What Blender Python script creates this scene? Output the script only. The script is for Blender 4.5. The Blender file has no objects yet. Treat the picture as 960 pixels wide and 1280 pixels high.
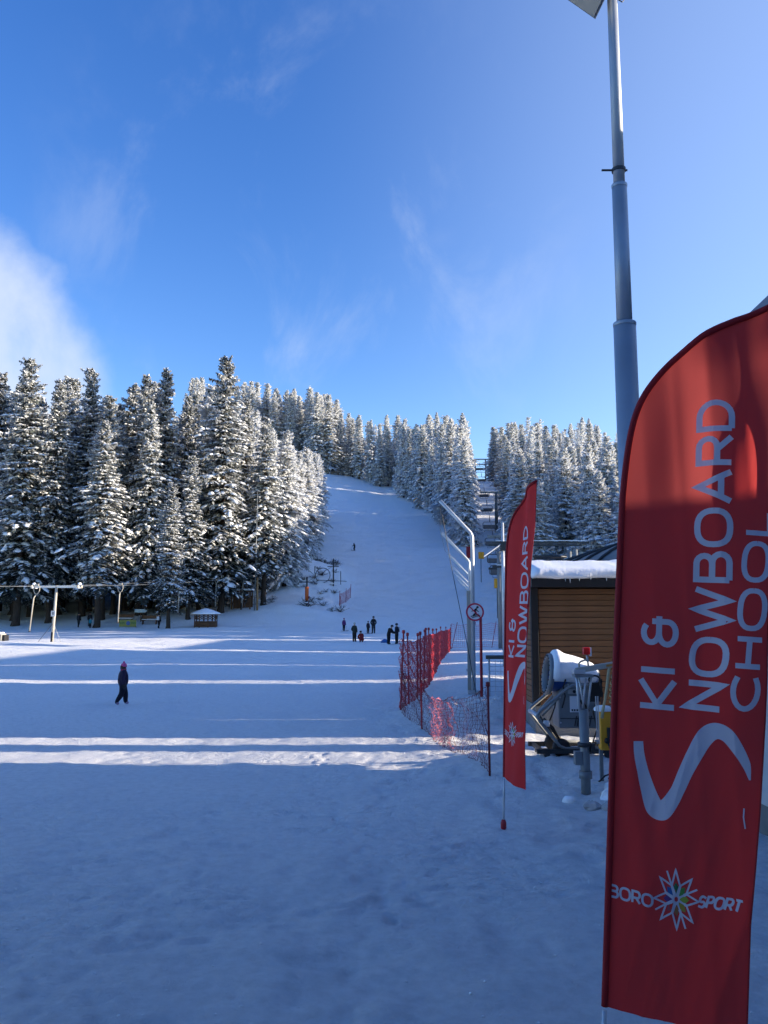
import bpy, math, random
import numpy as np
from mathutils import Vector, Matrix

R = math.radians
SC = bpy.context.scene
COL = SC.collection
rnd = random.Random(7)

# ------------------------------------------------------------------ camera
cam_d = bpy.data.cameras.new('camera')
cam = bpy.data.objects.new('camera', cam_d)
COL.objects.link(cam)
cam.location = (0, 0, 2.5)
cam.rotation_euler = (R(90 + 7.2), 0, 0)
cam_d.sensor_fit = 'VERTICAL'
cam_d.sensor_height = 24.0
cam_d.lens = 24.0 * 1030 / 1280
cam_d.clip_start = 0.05
cam_d.clip_end = 6000
SC.camera = cam

# ------------------------------------------------------------------ sky, sun, exposure
SUN_EL, SUN_AZ = 10.0, 90.0            # sun stands low, straight to the right (+X)
SKY_K = 0.13
w = bpy.data.worlds.new('World'); SC.world = w; w.use_nodes = True
nt = w.node_tree; nt.nodes.clear()
def N(tree, typ, **kw):
    n = tree.nodes.new(typ)
    for k, v in kw.items(): setattr(n, k, v)
    return n
def L(tree, a, b): tree.links.new(a, b)
out = N(nt, 'ShaderNodeOutputWorld')
bg = N(nt, 'ShaderNodeBackground'); bg.inputs['Strength'].default_value = SKY_K
sky = N(nt, 'ShaderNodeTexSky', sky_type='NISHITA')
sky.sun_disc = False; sky.sun_elevation = R(SUN_EL); sky.sun_rotation = R(SUN_AZ)
sky.altitude = 1400; sky.air_density = 1.0; sky.dust_density = 0.25; sky.ozone_density = 1.3
hsv = N(nt, 'ShaderNodeHueSaturation'); hsv.inputs['Saturation'].default_value = 1.38; hsv.inputs['Hue'].default_value = .522
hsv.inputs['Value'].default_value = 1.0
L(nt, sky.outputs[0], hsv.inputs['Color'])
# soft drifting cloud: noise in the sky direction, densest around one bank low over the left forest
tc = N(nt, 'ShaderNodeTexCoord')
def vdir(az, el):
    a, e = R(az), R(el); return (math.sin(a)*math.cos(e), math.cos(a)*math.cos(e), math.sin(e))
noi = N(nt, 'ShaderNodeTexNoise'); noi.inputs['Scale'].default_value = 3.2; noi.inputs['Detail'].default_value = 9
noi.inputs['Roughness'].default_value = 0.56; noi.inputs['Distortion'].default_value = 0.5
L(nt, tc.outputs['Generated'], noi.inputs['Vector'])
def blob(az, el, r0, r1, gain):
    d = N(nt, 'ShaderNodeVectorMath', operation='DOT_PRODUCT'); d.inputs[1].default_value = vdir(az, el)
    L(nt, tc.outputs['Generated'], d.inputs[0])
    m = N(nt, 'ShaderNodeMapRange', interpolation_type='SMOOTHERSTEP')
    m.inputs['From Min'].default_value = math.cos(R(r1)); m.inputs['From Max'].default_value = math.cos(R(r0))
    m.inputs['To Max'].default_value = gain
    L(nt, d.outputs['Value'], m.inputs['Value'])
    return m.outputs[0]
def math2(op, a, b):
    m = N(nt, 'ShaderNodeMath', operation=op); m.inputs[2].default_value = -.45
    for i, q in enumerate((a, b)):
        if isinstance(q, (int, float)): m.inputs[i].default_value = q
        else: L(nt, q, m.inputs[i])
    return m.outputs[0]
dens = math2('ADD', math2('MULTIPLY_ADD', noi.outputs['Fac'], 1.9), blob(-28, 16, 0, 13, 0.66))
mr = N(nt, 'ShaderNodeMapRange', interpolation_type='SMOOTHSTEP')
mr.inputs['From Min'].default_value = 0.74; mr.inputs['From Max'].default_value = 1.26; mr.inputs['To Max'].default_value = 0.80
L(nt, dens, mr.inputs['Value'])
# fibrous wisps drawn out by the wind
wm = N(nt, 'ShaderNodeMapping'); wm.inputs['Rotation'].default_value = (0, R(-30), R(20)); wm.inputs['Location'].default_value = (3.7, 1.9, 5.2); wm.inputs['Scale'].default_value = (4.2, 2.6, 3.0)
L(nt, tc.outputs['Generated'], wm.inputs['Vector'])
wn = N(nt, 'ShaderNodeTexNoise'); wn.inputs['Scale'].default_value = 1.5; wn.inputs['Detail'].default_value = 10; wn.inputs['Roughness'].default_value = .62; wn.inputs['Distortion'].default_value = .6
L(nt, wm.outputs[0], wn.inputs['Vector'])
wr = N(nt, 'ShaderNodeMapRange', interpolation_type='SMOOTHSTEP')
wr.inputs['From Min'].default_value = .47; wr.inputs['From Max'].default_value = .80; wr.inputs['To Max'].default_value = .30
L(nt, wn.outputs['Fac'], wr.inputs['Value'])
wisp = math2('MULTIPLY', wr.outputs[0], blob(-5, 23, 0, 22, 1.0))
cloud_f = math2('MAXIMUM', mr.outputs[0], wisp)
# thin bright veil of haze thickening towards the sun
veil = blob(64, 18, 0, 70, 0.30)
vmix = N(nt, 'ShaderNodeMixRGB'); vmix.inputs['Color2'].default_value = (2.7, 3.3, 4.2, 1)
L(nt, veil, vmix.inputs['Fac']); L(nt, hsv.outputs[0], vmix.inputs['Color1'])
cmix = N(nt, 'ShaderNodeMixRGB'); cmix.inputs['Color2'].default_value = (2.1, 2.35, 2.8, 1)
L(nt, cloud_f, cmix.inputs['Fac']); L(nt, vmix.outputs[0], cmix.inputs['Color1'])
L(nt, cmix.outputs[0], bg.inputs['Color']); L(nt, bg.outputs[0], out.inputs[0])

sd = bpy.data.lights.new('sun', 'SUN'); so = bpy.data.objects.new('sun', sd); COL.objects.link(so)
sd.energy = 4.8; sd.angle = R(0.5); sd.color = (1.0, 0.85, 0.66)
_sv = Vector(vdir(SUN_AZ, SUN_EL))
so.rotation_euler = (-_sv).to_track_quat('-Z', 'Y').to_euler()
so.location = (60, 0, 40)
SC.view_settings.view_transform = 'Standard'; SC.view_settings.look = 'None'
SC.view_settings.gamma = 1; SC.view_settings.use_curve_mapping = False
SC.view_settings.exposure = 1.52
SC.render.engine = 'CYCLES'
SC.cycles.use_denoising = True
SC.cycles.max_bounces = 5; SC.cycles.diffuse_bounces = 2; SC.cycles.use_adaptive_sampling = True; SC.cycles.adaptive_threshold = 0.02; SC.cycles.transparent_max_bounces = 8

# ------------------------------------------------------------------ materials
MATS = {}
def mat(name, col, rough=0.6, metal=0.0, spec=0.4, var=0.0, scale=6.0, bump=0.0, bscale=30.0, trans=0.0, tcol=None, objvar=0.0, stretch=None, emit=None, emit_k=0):
    if name in MATS: return MATS[name]
    m = bpy.data.materials.new(name); m.use_nodes = True
    t = m.node_tree; b = t.nodes['Principled BSDF']; o = t.nodes['Material Output']
    b.inputs['Base Color'].default_value = (*col, 1); b.inputs['Roughness'].default_value = rough
    b.inputs['Metallic'].default_value = metal; b.inputs['Specular IOR Level'].default_value = spec
    csock = None
    co = N(t, 'ShaderNodeTexCoord'); vec = co.outputs['Object']
    if stretch:
        mp = N(t, 'ShaderNodeMapping'); mp.inputs['Scale'].default_value = stretch; L(t, vec, mp.inputs['Vector']); vec = mp.outputs[0]
    if var > 0:
        n = N(t, 'ShaderNodeTexNoise'); n.inputs['Scale'].default_value = scale; n.inputs['Detail'].default_value = 5
        L(t, vec, n.inputs['Vector'])
        r = N(t, 'ShaderNodeMapRange'); r.inputs['From Min'].default_value = .25; r.inputs['From Max'].default_value = .75
        r.inputs['To Min'].default_value = 1 - var; r.inputs['To Max'].default_value = 1 + var
        L(t, n.outputs['Fac'], r.inputs['Value'])
        v = N(t, 'ShaderNodeHueSaturation'); v.inputs['Color'].default_value = (*col, 1)
        L(t, r.outputs[0], v.inputs['Value']); csock = v.outputs[0]
    if objvar > 0:
        oi = N(t, 'ShaderNodeObjectInfo'); r = N(t, 'ShaderNodeMapRange')
        r.inputs['To Min'].default_value = 1 - objvar; r.inputs['To Max'].default_value = 1 + objvar
        L(t, oi.outputs['Random'], r.inputs['Value'])
        v = N(t, 'ShaderNodeHueSaturation'); v.inputs['Color'].default_value = (*col, 1)
        if csock: L(t, csock, v.inputs['Color'])
        L(t, r.outputs[0], v.inputs['Value']); csock = v.outputs[0]
    if csock: L(t, csock, b.inputs['Base Color'])
    if bump > 0:
        n = N(t, 'ShaderNodeTexNoise'); n.inputs['Scale'].default_value = bscale; n.inputs['Detail'].default_value = 4
        L(t, vec, n.inputs['Vector'])
        bp = N(t, 'ShaderNodeBump'); bp.inputs['Strength'].default_value = min(1, bump); bp.inputs['Distance'].default_value = 0.02
        L(t, n.outputs['Fac'], bp.inputs['Height']); L(t, bp.outputs[0], b.inputs['Normal'])
    if trans > 0:
        tr = N(t, 'ShaderNodeBsdfTranslucent'); tr.inputs['Color'].default_value = (*(tcol or col), 1)
        if csock and not tcol: L(t, csock, tr.inputs['Color'])
        mx = N(t, 'ShaderNodeMixShader'); mx.inputs[0].default_value = trans
        L(t, b.outputs[0], mx.inputs[1]); L(t, tr.outputs[0], mx.inputs[2]); L(t, mx.outputs[0], o.inputs['Surface'])
    if emit:
        b.inputs['Emission Color'].default_value = (*emit, 1); b.inputs['Emission Strength'].default_value = emit_k
    MATS[name] = m
    return m

def snow_ground_mat():
    m = bpy.data.materials.new('piste_snow'); m.use_nodes = True
    t = m.node_tree; b = t.nodes['Principled BSDF']
    b.inputs['Roughness'].default_value = 0.55; b.inputs['Specular IOR Level'].default_value = 0.25
    co = N(t, 'ShaderNodeTexCoord')
    n1 = N(t, 'ShaderNodeTexNoise'); n1.inputs['Scale'].default_value = .35; n1.inputs['Detail'].default_value = 6
    n2 = N(t, 'ShaderNodeTexNoise'); n2.inputs['Scale'].default_value = 17; n2.inputs['Detail'].default_value = 9; n2.inputs['Roughness'].default_value = .78
    n3 = N(t, 'ShaderNodeTexVoronoi'); n3.inputs['Scale'].default_value = 5.5; n3.feature = 'SMOOTH_F1'
    wob = N(t, 'ShaderNodeVectorMath', operation='ADD')
    nw = N(t, 'ShaderNodeTexNoise'); nw.inputs['Scale'].default_value = 4; nw.inputs['Detail'].default_value = 3
    L(t, co.outputs['Object'], nw.inputs['Vector'])
    L(t, co.outputs['Object'], wob.inputs[0]); L(t, nw.outputs['Color'], wob.inputs[1])
    for n in (n1, n2): L(t, co.outputs['Object'], n.inputs['Vector'])
    L(t, wob.outputs[0], n3.inputs['Vector'])
    rp = N(t, 'ShaderNodeValToRGB')
    rp.color_ramp.elements[0].position = .3; rp.color_ramp.elements[0].color = (.88, .90, .92, 1)
    rp.color_ramp.elements[1].position = .7; rp.color_ramp.elements[1].color = (.93, .95, .965, 1)
    L(t, n1.outputs['Fac'], rp.inputs[0])
    n4 = N(t, 'ShaderNodeTexNoise'); n4.inputs['Scale'].default_value = 8; n4.inputs['Detail'].default_value = 9; n4.inputs['Roughness'].default_value = .68
    L(t, co.outputs['Object'], n4.inputs['Vector'])
    mo = N(t, 'ShaderNodeMapRange'); mo.inputs['From Min'].default_value = .32; mo.inputs['From Max'].default_value = .62; mo.inputs['To Min'].default_value = .86; mo.inputs['To Max'].default_value = 1.02
    L(t, n4.outputs['Fac'], mo.inputs['Value'])
    hv = N(t, 'ShaderNodeHueSaturation'); L(t, rp.outputs[0], hv.inputs['Color']); L(t, mo.outputs[0], hv.inputs['Value']); L(t, hv.outputs[0], b.inputs['Base Color'])
    # trodden patches: voronoi dents only where a broad noise says feet have been
    msk = N(t, 'ShaderNodeMapRange'); msk.inputs['From Min'].default_value = .42; msk.inputs['From Max'].default_value = .62
    L(t, n1.outputs['Fac'], msk.inputs['Value'])
    mu = N(t, 'ShaderNodeMath', operation='MULTIPLY'); L(t, n3.outputs['Distance'], mu.inputs[0]); L(t, msk.outputs[0], mu.inputs[1])
    ad = N(t, 'ShaderNodeMath', operation='MULTIPLY_ADD'); ad.inputs[1].default_value = .75
    L(t, n2.outputs['Fac'], ad.inputs[0]); L(t, mu.outputs[0], ad.inputs[2])
    hsum = ad.outputs[0]
    for ang, sc_, amt in ((12, .55, .09), (-28, .31, .07), (64, .22, .06)):      # crossing ski tracks
        mp = N(t, 'ShaderNodeMapping'); mp.inputs['Rotation'].default_value = (0, 0, R(ang)); L(t, co.outputs['Object'], mp.inputs['Vector'])
        wv = N(t, 'ShaderNodeTexWave'); wv.inputs['Scale'].default_value = sc_; wv.inputs['Distortion'].default_value = 7; wv.inputs['Detail'].default_value = 1.5; wv.inputs['Detail Scale'].default_value = .12
        L(t, mp.outputs[0], wv.inputs['Vector'])
        rr = N(t, 'ShaderNodeMapRange'); rr.inputs['From Min'].default_value = .0; rr.inputs['From Max'].default_value = .10; rr.inputs['To Max'].default_value = amt
        L(t, wv.outputs['Fac'], rr.inputs['Value'])
        a2 = N(t, 'ShaderNodeMath', operation='ADD'); L(t, hsum, a2.inputs[0]); L(t, rr.outputs[0], a2.inputs[1]); hsum = a2.outputs[0]
    bp = N(t, 'ShaderNodeBump'); bp.inputs['Strength'].default_value = .9; bp.inputs['Distance'].default_value = .15
    L(t, hsum, bp.inputs['Height']); L(t, bp.outputs[0], b.inputs['Normal'])
    return m

M_SNOW = mat('fresh_snow', (.86, .88, .90), .6, spec=.2, var=.03, scale=3, bump=.5, bscale=14)
M_TSNOW = mat('tree_snow', (.88, .90, .92), .7, spec=.1, trans=.12)
M_NEEDLE = mat('dark_needles', (.046, .056, .052), .7, spec=.15, objvar=.35)
M_RIME = mat('rimed_needles', (.69, .71, .73), .8, spec=.1, objvar=.10, trans=.38)  # rime white, lightened further in place of distance haze
M_HALF = mat('half_rimed_needles', (.39, .405, .41), .8, spec=.1, objvar=.2, trans=.3)
M_BARK = mat('bark', (.05, .038, .03), .9, spec=.1, var=.4, scale=4, bump=.8, bscale=10, stretch=(3, 3, .5))
M_GALV = mat('galvanised_steel', (.52, .54, .56), .45, metal=.4, var=.12, scale=5)
M_MAST = mat('mast_steel', (.33, .36, .40), .5, metal=.45, var=.08, scale=3)
M_DARKM = mat('dark_steel', (.045, .047, .05), .5, metal=.5)
M_GREYM = mat('grey_painted_steel', (.20, .215, .225), .5, metal=.2, var=.1, scale=5)
M_WHITEP = mat('white_painted_tube', (.40, .37, .31), .5, var=.1, scale=3)
M_RED = mat('flag_red', (.66, .022, .020), .75, spec=.15, trans=.22, tcol=(.55, .11, .11), var=.06, scale=2)
M_REDS = mat('flag_sleeve_red', (.30, .012, .016), .65, spec=.25, var=.05, scale=3)
M_PRINT = mat('flag_print_white', (.62, .60, .66), .6, spec=.2, trans=.15)
M_WOOD = mat('cabin_plank', (.20, .092, .038), .6, spec=.3, var=.28, scale=3.0, objvar=.10, stretch=(.6, 6, 6), bump=.25, bscale=8)
M_DWOOD = mat('dark_trim_wood', (.012, .010, .010), .6, var=.2)
M_BWOOD = mat('weathered_brown_wood', (.12, .058, .026), .8, var=.3, scale=4)
M_CONC = mat('concrete', (.20, .20, .195), .9, spec=.15, var=.18, scale=3, bump=.5, bscale=25)
M_PLASTER = mat('white_plaster', (.62, .62, .60), .9, spec=.1, var=.06, scale=2, bump=.2)
M_ROOF = mat('dark_roof_metal', (.018, .018, .022), .45, spec=.5, var=.15)
M_GLASS = mat('window_glass', (.03, .04, .05), .08, spec=.8)
M_NET = mat('red_net', (.50, .035, .05), .6)
M_NETD = mat('dark_red_net', (.16, .018, .025), .7)
M_POSTR = mat('red_post', (.36, .02, .03), .45)
M_ORANGE = mat('orange_pad', (.62, .13, .03), .7, var=.1)
M_YEL = mat('yellow_paint', (.74, .33, .02), .5, var=.12, scale=5)
M_BLUE = mat('blue_paint', (.02, .075, .26), .4, var=.1)
M_BLACK = mat('black_rubber', (.012, .012, .014), .55)
M_WHITE = mat('white_panel', (.75, .75, .76), .5)
M_BEACON = mat('red_beacon_glass', (.75, .02, .015), .25, spec=.6, trans=.35)
M_SIGNR = mat('sign_red', (.52, .02, .06), .45)

# ------------------------------------------------------------------ mesh helpers
class MB:
    """collects geometry for ONE mesh"""
    def __init__(s): s.v = []; s.f = []; s.m = []
    def add(s, vs, fs, mi=0):
        o = len(s.v); s.v.extend(tuple(map(float, p)) for p in vs)
        s.f.extend(tuple(i + o for i in f) for f in fs); s.m.extend([mi] * len(fs)); return s
    def box(s, c, d, rot=None, mi=0, taper=1.0):
        hx, hy, hz = d[0]/2, d[1]/2, d[2]/2
        P = [Vector((x*hx*(taper if z > 0 else 1), y*hy*(taper if z > 0 else 1), z*hz)) for z in (-1, 1) for y in (-1, 1) for x in (-1, 1)]
        if rot is not None: P = [rot @ p for p in P]
        P = [p + Vector(c) for p in P]
        return s.add(P, [(0,2,3,1),(4,5,7,6),(0,1,5,4),(2,6,7,3),(0,4,6,2),(1,3,7,5)], mi)
    def bar(s, a, b, wd, ht, mi=0):
        a, b = Vector(a), Vector(b); d = b - a
        q = d.to_track_quat('X', 'Z').to_matrix()
        return s.box((a + b)/2, (d.length, wd, ht), q, mi)
    def tube(s, pts, r, n=8, mi=0, cap=True):
        pts = [Vector(p) for p in pts]; k = len(pts)
        rs = r if isinstance(r, (list, tuple)) else [r]*k
        vs = []; up = None
        for i, p in enumerate(pts):
            t = (pts[min(i+1, k-1)] - pts[max(i-1, 0)]).normalized()
            if up is None:
                up = Vector((0, 0, 1)) if abs(t.z) < .9 else Vector((0, 1, 0))
            x = t.cross(up).normalized(); y = x.cross(t).normalized(); up = y
            for j in range(n):
                a = 2*math.pi*j/n
                vs.append(p + (x*math.cos(a) + y*math.sin(a))*rs[i])
        fs = [(i*n+j, i*n+(j+1) % n, (i+1)*n+(j+1) % n, (i+1)*n+j) for i in range(k-1) for j in range(n)]
        if cap: fs += [tuple(range(n-1, -1, -1)), tuple((k-1)*n+j for j in range(n))]
        return s.add(vs, fs, mi)
    def lathe(s, prof, c=(0,0,0), n=16, M=None, mi=0):
        vs = []; c = Vector(c)
        for (r, z) in prof:
            for j in range(n):
                a = 2*math.pi*j/n; p = Vector((r*math.cos(a), r*math.sin(a), z))
                if M is not None: p = M @ p
                vs.append(p + c)
        k = len(prof)
        fs = [(i*n+j, i*n+(j+1) % n, (i+1)*n+(j+1) % n, (i+1)*n+j) for i in range(k-1) for j in range(n)]
        return s.add(vs, fs, mi)
    def prism(s, poly, a, b, axis='y', mi=0):
        n = len(poly); vs = []
        for t in (a, b):
            for (p, q) in poly:
                vs.append((p, t, q) if axis == 'y' else ((t, p, q) if axis == 'x' else (p, q, t)))
        fs = [tuple(range(n)), tuple(range(2*n-1, n-1, -1))] + [(i, n+i, n+(i+1) % n, (i+1) % n) for i in range(n)]
        return s.add(vs, fs, mi)
    def mesh(s, name, mats, smooth=False):
        me = bpy.data.meshes.new(name); me.from_pydata(s.v, [], s.f)
        for m in (mats if isinstance(mats, (list, tuple)) else [mats]): me.materials.append(m)
        if any(s.m): me.polygons.foreach_set('material_index', s.m)
        if smooth: me.polygons.foreach_set('use_smooth', [True]*len(s.f))
        me.update(); return me
    def build(s, name, mats, parent=None, smooth=False, loc=None):
        return link(name, s.mesh(name, mats, smooth), parent, loc)
def link(name, me, parent=None, loc=None):
    o = bpy.data.objects.new(name, me); COL.objects.link(o)
    if parent is not None: o.parent = parent
    if loc is not None: o.location = loc
    return o
def bevel(o, wd=.01, seg=2):
    b = o.modifiers.new('bevel', 'BEVEL'); b.width = wd; b.segments = seg; b.limit_method = 'ANGLE'; return o
def tag(o, label, cat, group=None):
    o['label'] = label; o['category'] = cat
    if group: o['group'] = group
    return o
def thing(name, label, cat, loc=(0,0,0), rz=0, group=None):
    o = bpy.data.objects.new(name, None); COL.objects.link(o); o.empty_display_size = .2
    o.location = loc; o.rotation_euler = (0, 0, rz)
    return tag(o, label, cat, group)
def struct(o): o['kind'] = 'structure'; return o
def dup(root, loc, rz=0, scale=None, label=None):
    r = root.copy(); COL.objects.link(r); r.location = loc; r.rotation_euler = (0, 0, rz)
    if scale: r.scale = scale
    if label: r['label'] = label
    for ch in list(root.children):
        c = ch.copy(); COL.objects.link(c); c.parent = r
        for g in list(ch.children):
            d = g.copy(); COL.objects.link(d); d.parent = c
    return r

# ------------------------------------------------------------------ terrain
_py = np.linspace(-200, 3200, 6801)
_pz = np.interp(_py, [-200,60,75,90,100,112,120,135,165,210,260,290,345,365,420,520,700,1200,3200],
                     [0,0,.12,.65,1.2,2.3,3.6,7.2,15.5,28,42,50,59.5,61,63,66,62,30,10])
_k = np.exp(-.5*(np.arange(-16, 17)/8.)**2); _k /= _k.sum()
_pz = np.convolve(np.pad(_pz, 16, mode='edge'), _k, mode='valid')
_rs = np.random.RandomState(3); _tab = _rs.rand(256, 256)
def vnoise(x, y):
    xi = np.floor(x).astype(int); yi = np.floor(y).astype(int); fx = x - xi; fy = y - yi
    fx = fx*fx*fx*(fx*(fx*6-15)+10); fy = fy*fy*fy*(fy*(fy*6-15)+10)
    g = lambda a, b: _tab[a & 255, b & 255]
    return (g(xi,yi)*(1-fx)*(1-fy) + g(xi+1,yi)*fx*(1-fy) + g(xi,yi+1)*(1-fx)*fy + g(xi+1,yi+1)*fx*fy)*2 - 1
def sst(a, b, t):
    t = np.clip((t-a)/(b-a), 0, 1); return t*t*(3-2*t)
def gauss(x, y, cx, cy, sx, sy): return np.exp(-.5*(((x-cx)/sx)**2 + ((y-cy)/sy)**2))
def zbase(x, y):
    x = np.asarray(x, float); y = np.asarray(y, float)
    z = np.interp(y, _py, _pz)
    hill = sst(95, 260, y)
    z = z + hill*np.clip(-x, 0, 80)*(.075 + .085*sst(215, 290, y)) + hill*np.clip(x-45, 0, 200)*.03
    # shrubby bank beside the foot of the run, and the banks edging lift and run
    z = z + 4.6*gauss(x, y, -13, 131, 6.0, 10)*sst(-4.5, -8, x) + .7*gauss(x, y, -13, 109, 3, 2) + .45*gauss(x, y, -9.2, 107, 2.2, 1.6)
    z = z + 1.1*gauss(x, y, -26, 108, 16, 7)*sst(96, 104, y)
    # gentle rolls of the flat field, ploughed heaps round the lift pylon
    z = z + .45*gauss(x, y, -31, 65, 7, 5) + .30*gauss(x, y, -40, 56, 9, 4) + .22*gauss(x, y, -19, 84, 7, 5) + .25*gauss(x, y, -17, 95, 6, 2)
    z = z + .10*vnoise(x*.07+5, y*.07)*sst(30, 60, y) + .05*vnoise(x*.25, y*.25+9)*sst(20, 40, y)
    # heaps by the snow gun, the fence and the cabin
    z = z + .22*gauss(x, y, 4.0, 13.6, 1.3, .8) + .16*gauss(x, y, 2.2, 14.2, .8, .8) + .45*gauss(x, y, 2.6, 20.6, 1.0, 1.6)
    z = z + .16*gauss(x, y, 2.6, 26, 1.0, 3.2) + .2*gauss(x, y, 3.6, 30, 1.2, 3) + .15*gauss(x, y, 5.2, 42, 2, 7)
    return z
def zfine(x, y):
    near = sst(140, 40, y)
    rough = 1 + 3.2*gauss(x, y, 3.4, 13.5, 1.5, 1.8) + 2.0*gauss(x, y, 2.3, 21, 1.4, 3) + 1.0*gauss(x, y, -30, 68, 14, 12)
    a = .022*vnoise(x*1.3, y*1.3) + .015*vnoise(x*3.1+7, y*3.1) + .011*vnoise(x*5.3, y*5.3+3)
    wk = .35 + .65*sst(12.5, 9.5, y)
    a = a*.55
    # scuffed crust: small ridges and dents where people walk
    a = a + wk*.040*np.maximum(0, vnoise(x*2.6+4, y*4.1)-.25)*(.5+.5*vnoise(x*.4, y*.4+2)) - wk*.045*np.maximum(0, vnoise(x*3.3+14, y*3.3+6)-.38)
    # fine furrows left across the field
    a = a + .006*vnoise(x*.8+3, y*5.5)
    lumps = np.maximum(0, vnoise(x*2.4+31, y*2.4+11)-.25)*.05*np.clip(rough-1.2, 0, 1)
    return (a*rough + lumps)*near + .12*vnoise(x*.11, y*.11)*sst(110, 150, y) + .05*vnoise(x*.6, y*.6)*sst(95, 130, y)*sst(260, 200, y)
def gz(x, y): return float(zbase(x, y))
def axis(segs):
    o = [segs[0][0]]
    for a, b, st in segs: n = max(1, round((b-a)/st)); o += list(np.linspace(a, b, n+1)[1:])
    return np.array(o)
XS = axis([(-3000,-600,300),(-600,-120,24),(-120,-45,3),(-45,-12,.45),(-12,-5.2,.12),(-5.2,3.2,.052),(3.2,5.5,.1),(5.5,20,.7),(20,60,2),(60,160,8),(160,600,40),(600,3000,300)])
YS = axis([(-400,-20,40),(-20,2,1.5),(2,4.4,.2),(4.4,11.6,.052),(11.6,24,.085),(24,36,.14),(36,75,.32),(75,140,.7),(140,300,2),(300,420,4),(420,900,30),(900,3200,250)])
X, Y = np.meshgrid(XS, YS)
Z = zbase(X, Y) + zfine(X, Y)
# boot prints trodden across the near field
gb = random.Random(21); NPR = 0
for trail in range(22):
    x, y = gb.uniform(-6, 3), gb.uniform(4.6, 13); a = gb.uniform(0, 6.28)
    for k in range(gb.randrange(10, 34)):
        a += gb.gauss(0, .10); x += .33*math.cos(a); y += .33*math.sin(a)
        if not (-6.5 < x < 3.4 and 4.5 < y < 16): break
        sd = .09*(1 if k % 2 else -1); px_, py_ = x - sd*math.sin(a), y + sd*math.cos(a)
        i0, i1 = np.searchsorted(XS, (px_-.35, px_+.35)); j0, j1 = np.searchsorted(YS, (py_-.35, py_+.35))
        xx, yy = X[j0:j1, i0:i1]-px_, Y[j0:j1, i0:i1]-py_
        u = (xx*math.cos(a)+yy*math.sin(a))/.155; v = (-xx*math.sin(a)+yy*math.cos(a))/.062
        u = u*1.15; v = v*1.2; r2 = u*u*u*u + v*v*v*v; dp = gb.uniform(.008, .022)
        Z[j0:j1, i0:i1] += -dp*np.exp(-r2*.8) + .45*dp*np.exp(-((np.sqrt(u*u+v*v)-1.5)/.45)**2)
        NPR += 1
nx, ny = len(XS), len(YS)
idx = np.arange(nx*ny).reshape(ny, nx)
F = np.stack([idx[:-1,:-1], idx[:-1,1:], idx[1:,1:], idx[1:,:-1]], -1).reshape(-1, 4)
def np_mesh(name, V, F, mats, smooth=True, midx=None):
    me = bpy.data.meshes.new(name); k = F.shape[1]
    me.vertices.add(len(V)); me.vertices.foreach_set('co', np.asarray(V, np.float32).ravel())
    me.loops.add(F.size); me.loops.foreach_set('vertex_index', F.astype(np.int32).ravel())
    me.polygons.add(len(F)); me.polygons.foreach_set('loop_start', np.arange(0, F.size, k, dtype=np.int32))
    for m in (mats if isinstance(mats, (list, tuple)) else [mats]): me.materials.append(m)
    me.polygons.foreach_set('use_smooth', np.full(len(F), smooth))
    if midx is not None: me.polygons.foreach_set('material_index', np.asarray(midx, np.int32))
    me.update(calc_edges=True); me.validate(); return me
struct(link('snow_ground', np_mesh('snow_ground', np.stack([X, Y, Z], -1).reshape(-1, 3), F, snow_ground_mat())))

# loose crumbs of snow kicked up over the near field: nobody could count them
def crumbs():
    g = np.random.RandomState(12); n = 1500
    cx = g.uniform(-6.5, 4.2, n); cy = 4.6 + 11*g.rand(n)**1.3
    cl = vnoise(cx*.8+2, cy*.8) + .35*g.randn(n); keep = cl > -.1; cx, cy = cx[keep], cy[keep]; n = len(cx)
    r = .005 + .009*g.rand(n)**2
    base = np.array([(1,0,0),(0,1,0),(-1,0,0),(0,-1,0),(0,0,.9),(0,0,-.6)])
    V = base[None]*r[:, None, None]*g.uniform(.6, 1.4, (n, 6, 3)); an = g.rand(n)*6.28
    ca, sa = np.cos(an)[:, None], np.sin(an)[:, None]
    P_ = np.stack([V[..., 0]*ca - V[..., 1]*sa + cx[:, None], V[..., 0]*sa + V[..., 1]*ca + cy[:, None], V[..., 2] + (zbase(cx, cy)+zfine(cx, cy))[:, None] + r[:, None]*.25], -1)
    Ft = np.array([(0,1,4),(1,2,4),(2,3,4),(3,0,4),(1,0,5),(2,1,5),(3,2,5),(0,3,5)])
    Fa = (Ft[None] + 6*np.arange(n)[:, None, None]).reshape(-1, 3)
    o = link('snow_crumbs', np_mesh('snow_crumbs', P_.reshape(-1, 3), Fa, M_SNOW, True)); tag(o, 'loose crumbs of snow scattered over the trodden field', 'snow'); o['kind'] = 'stuff'
crumbs()

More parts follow.
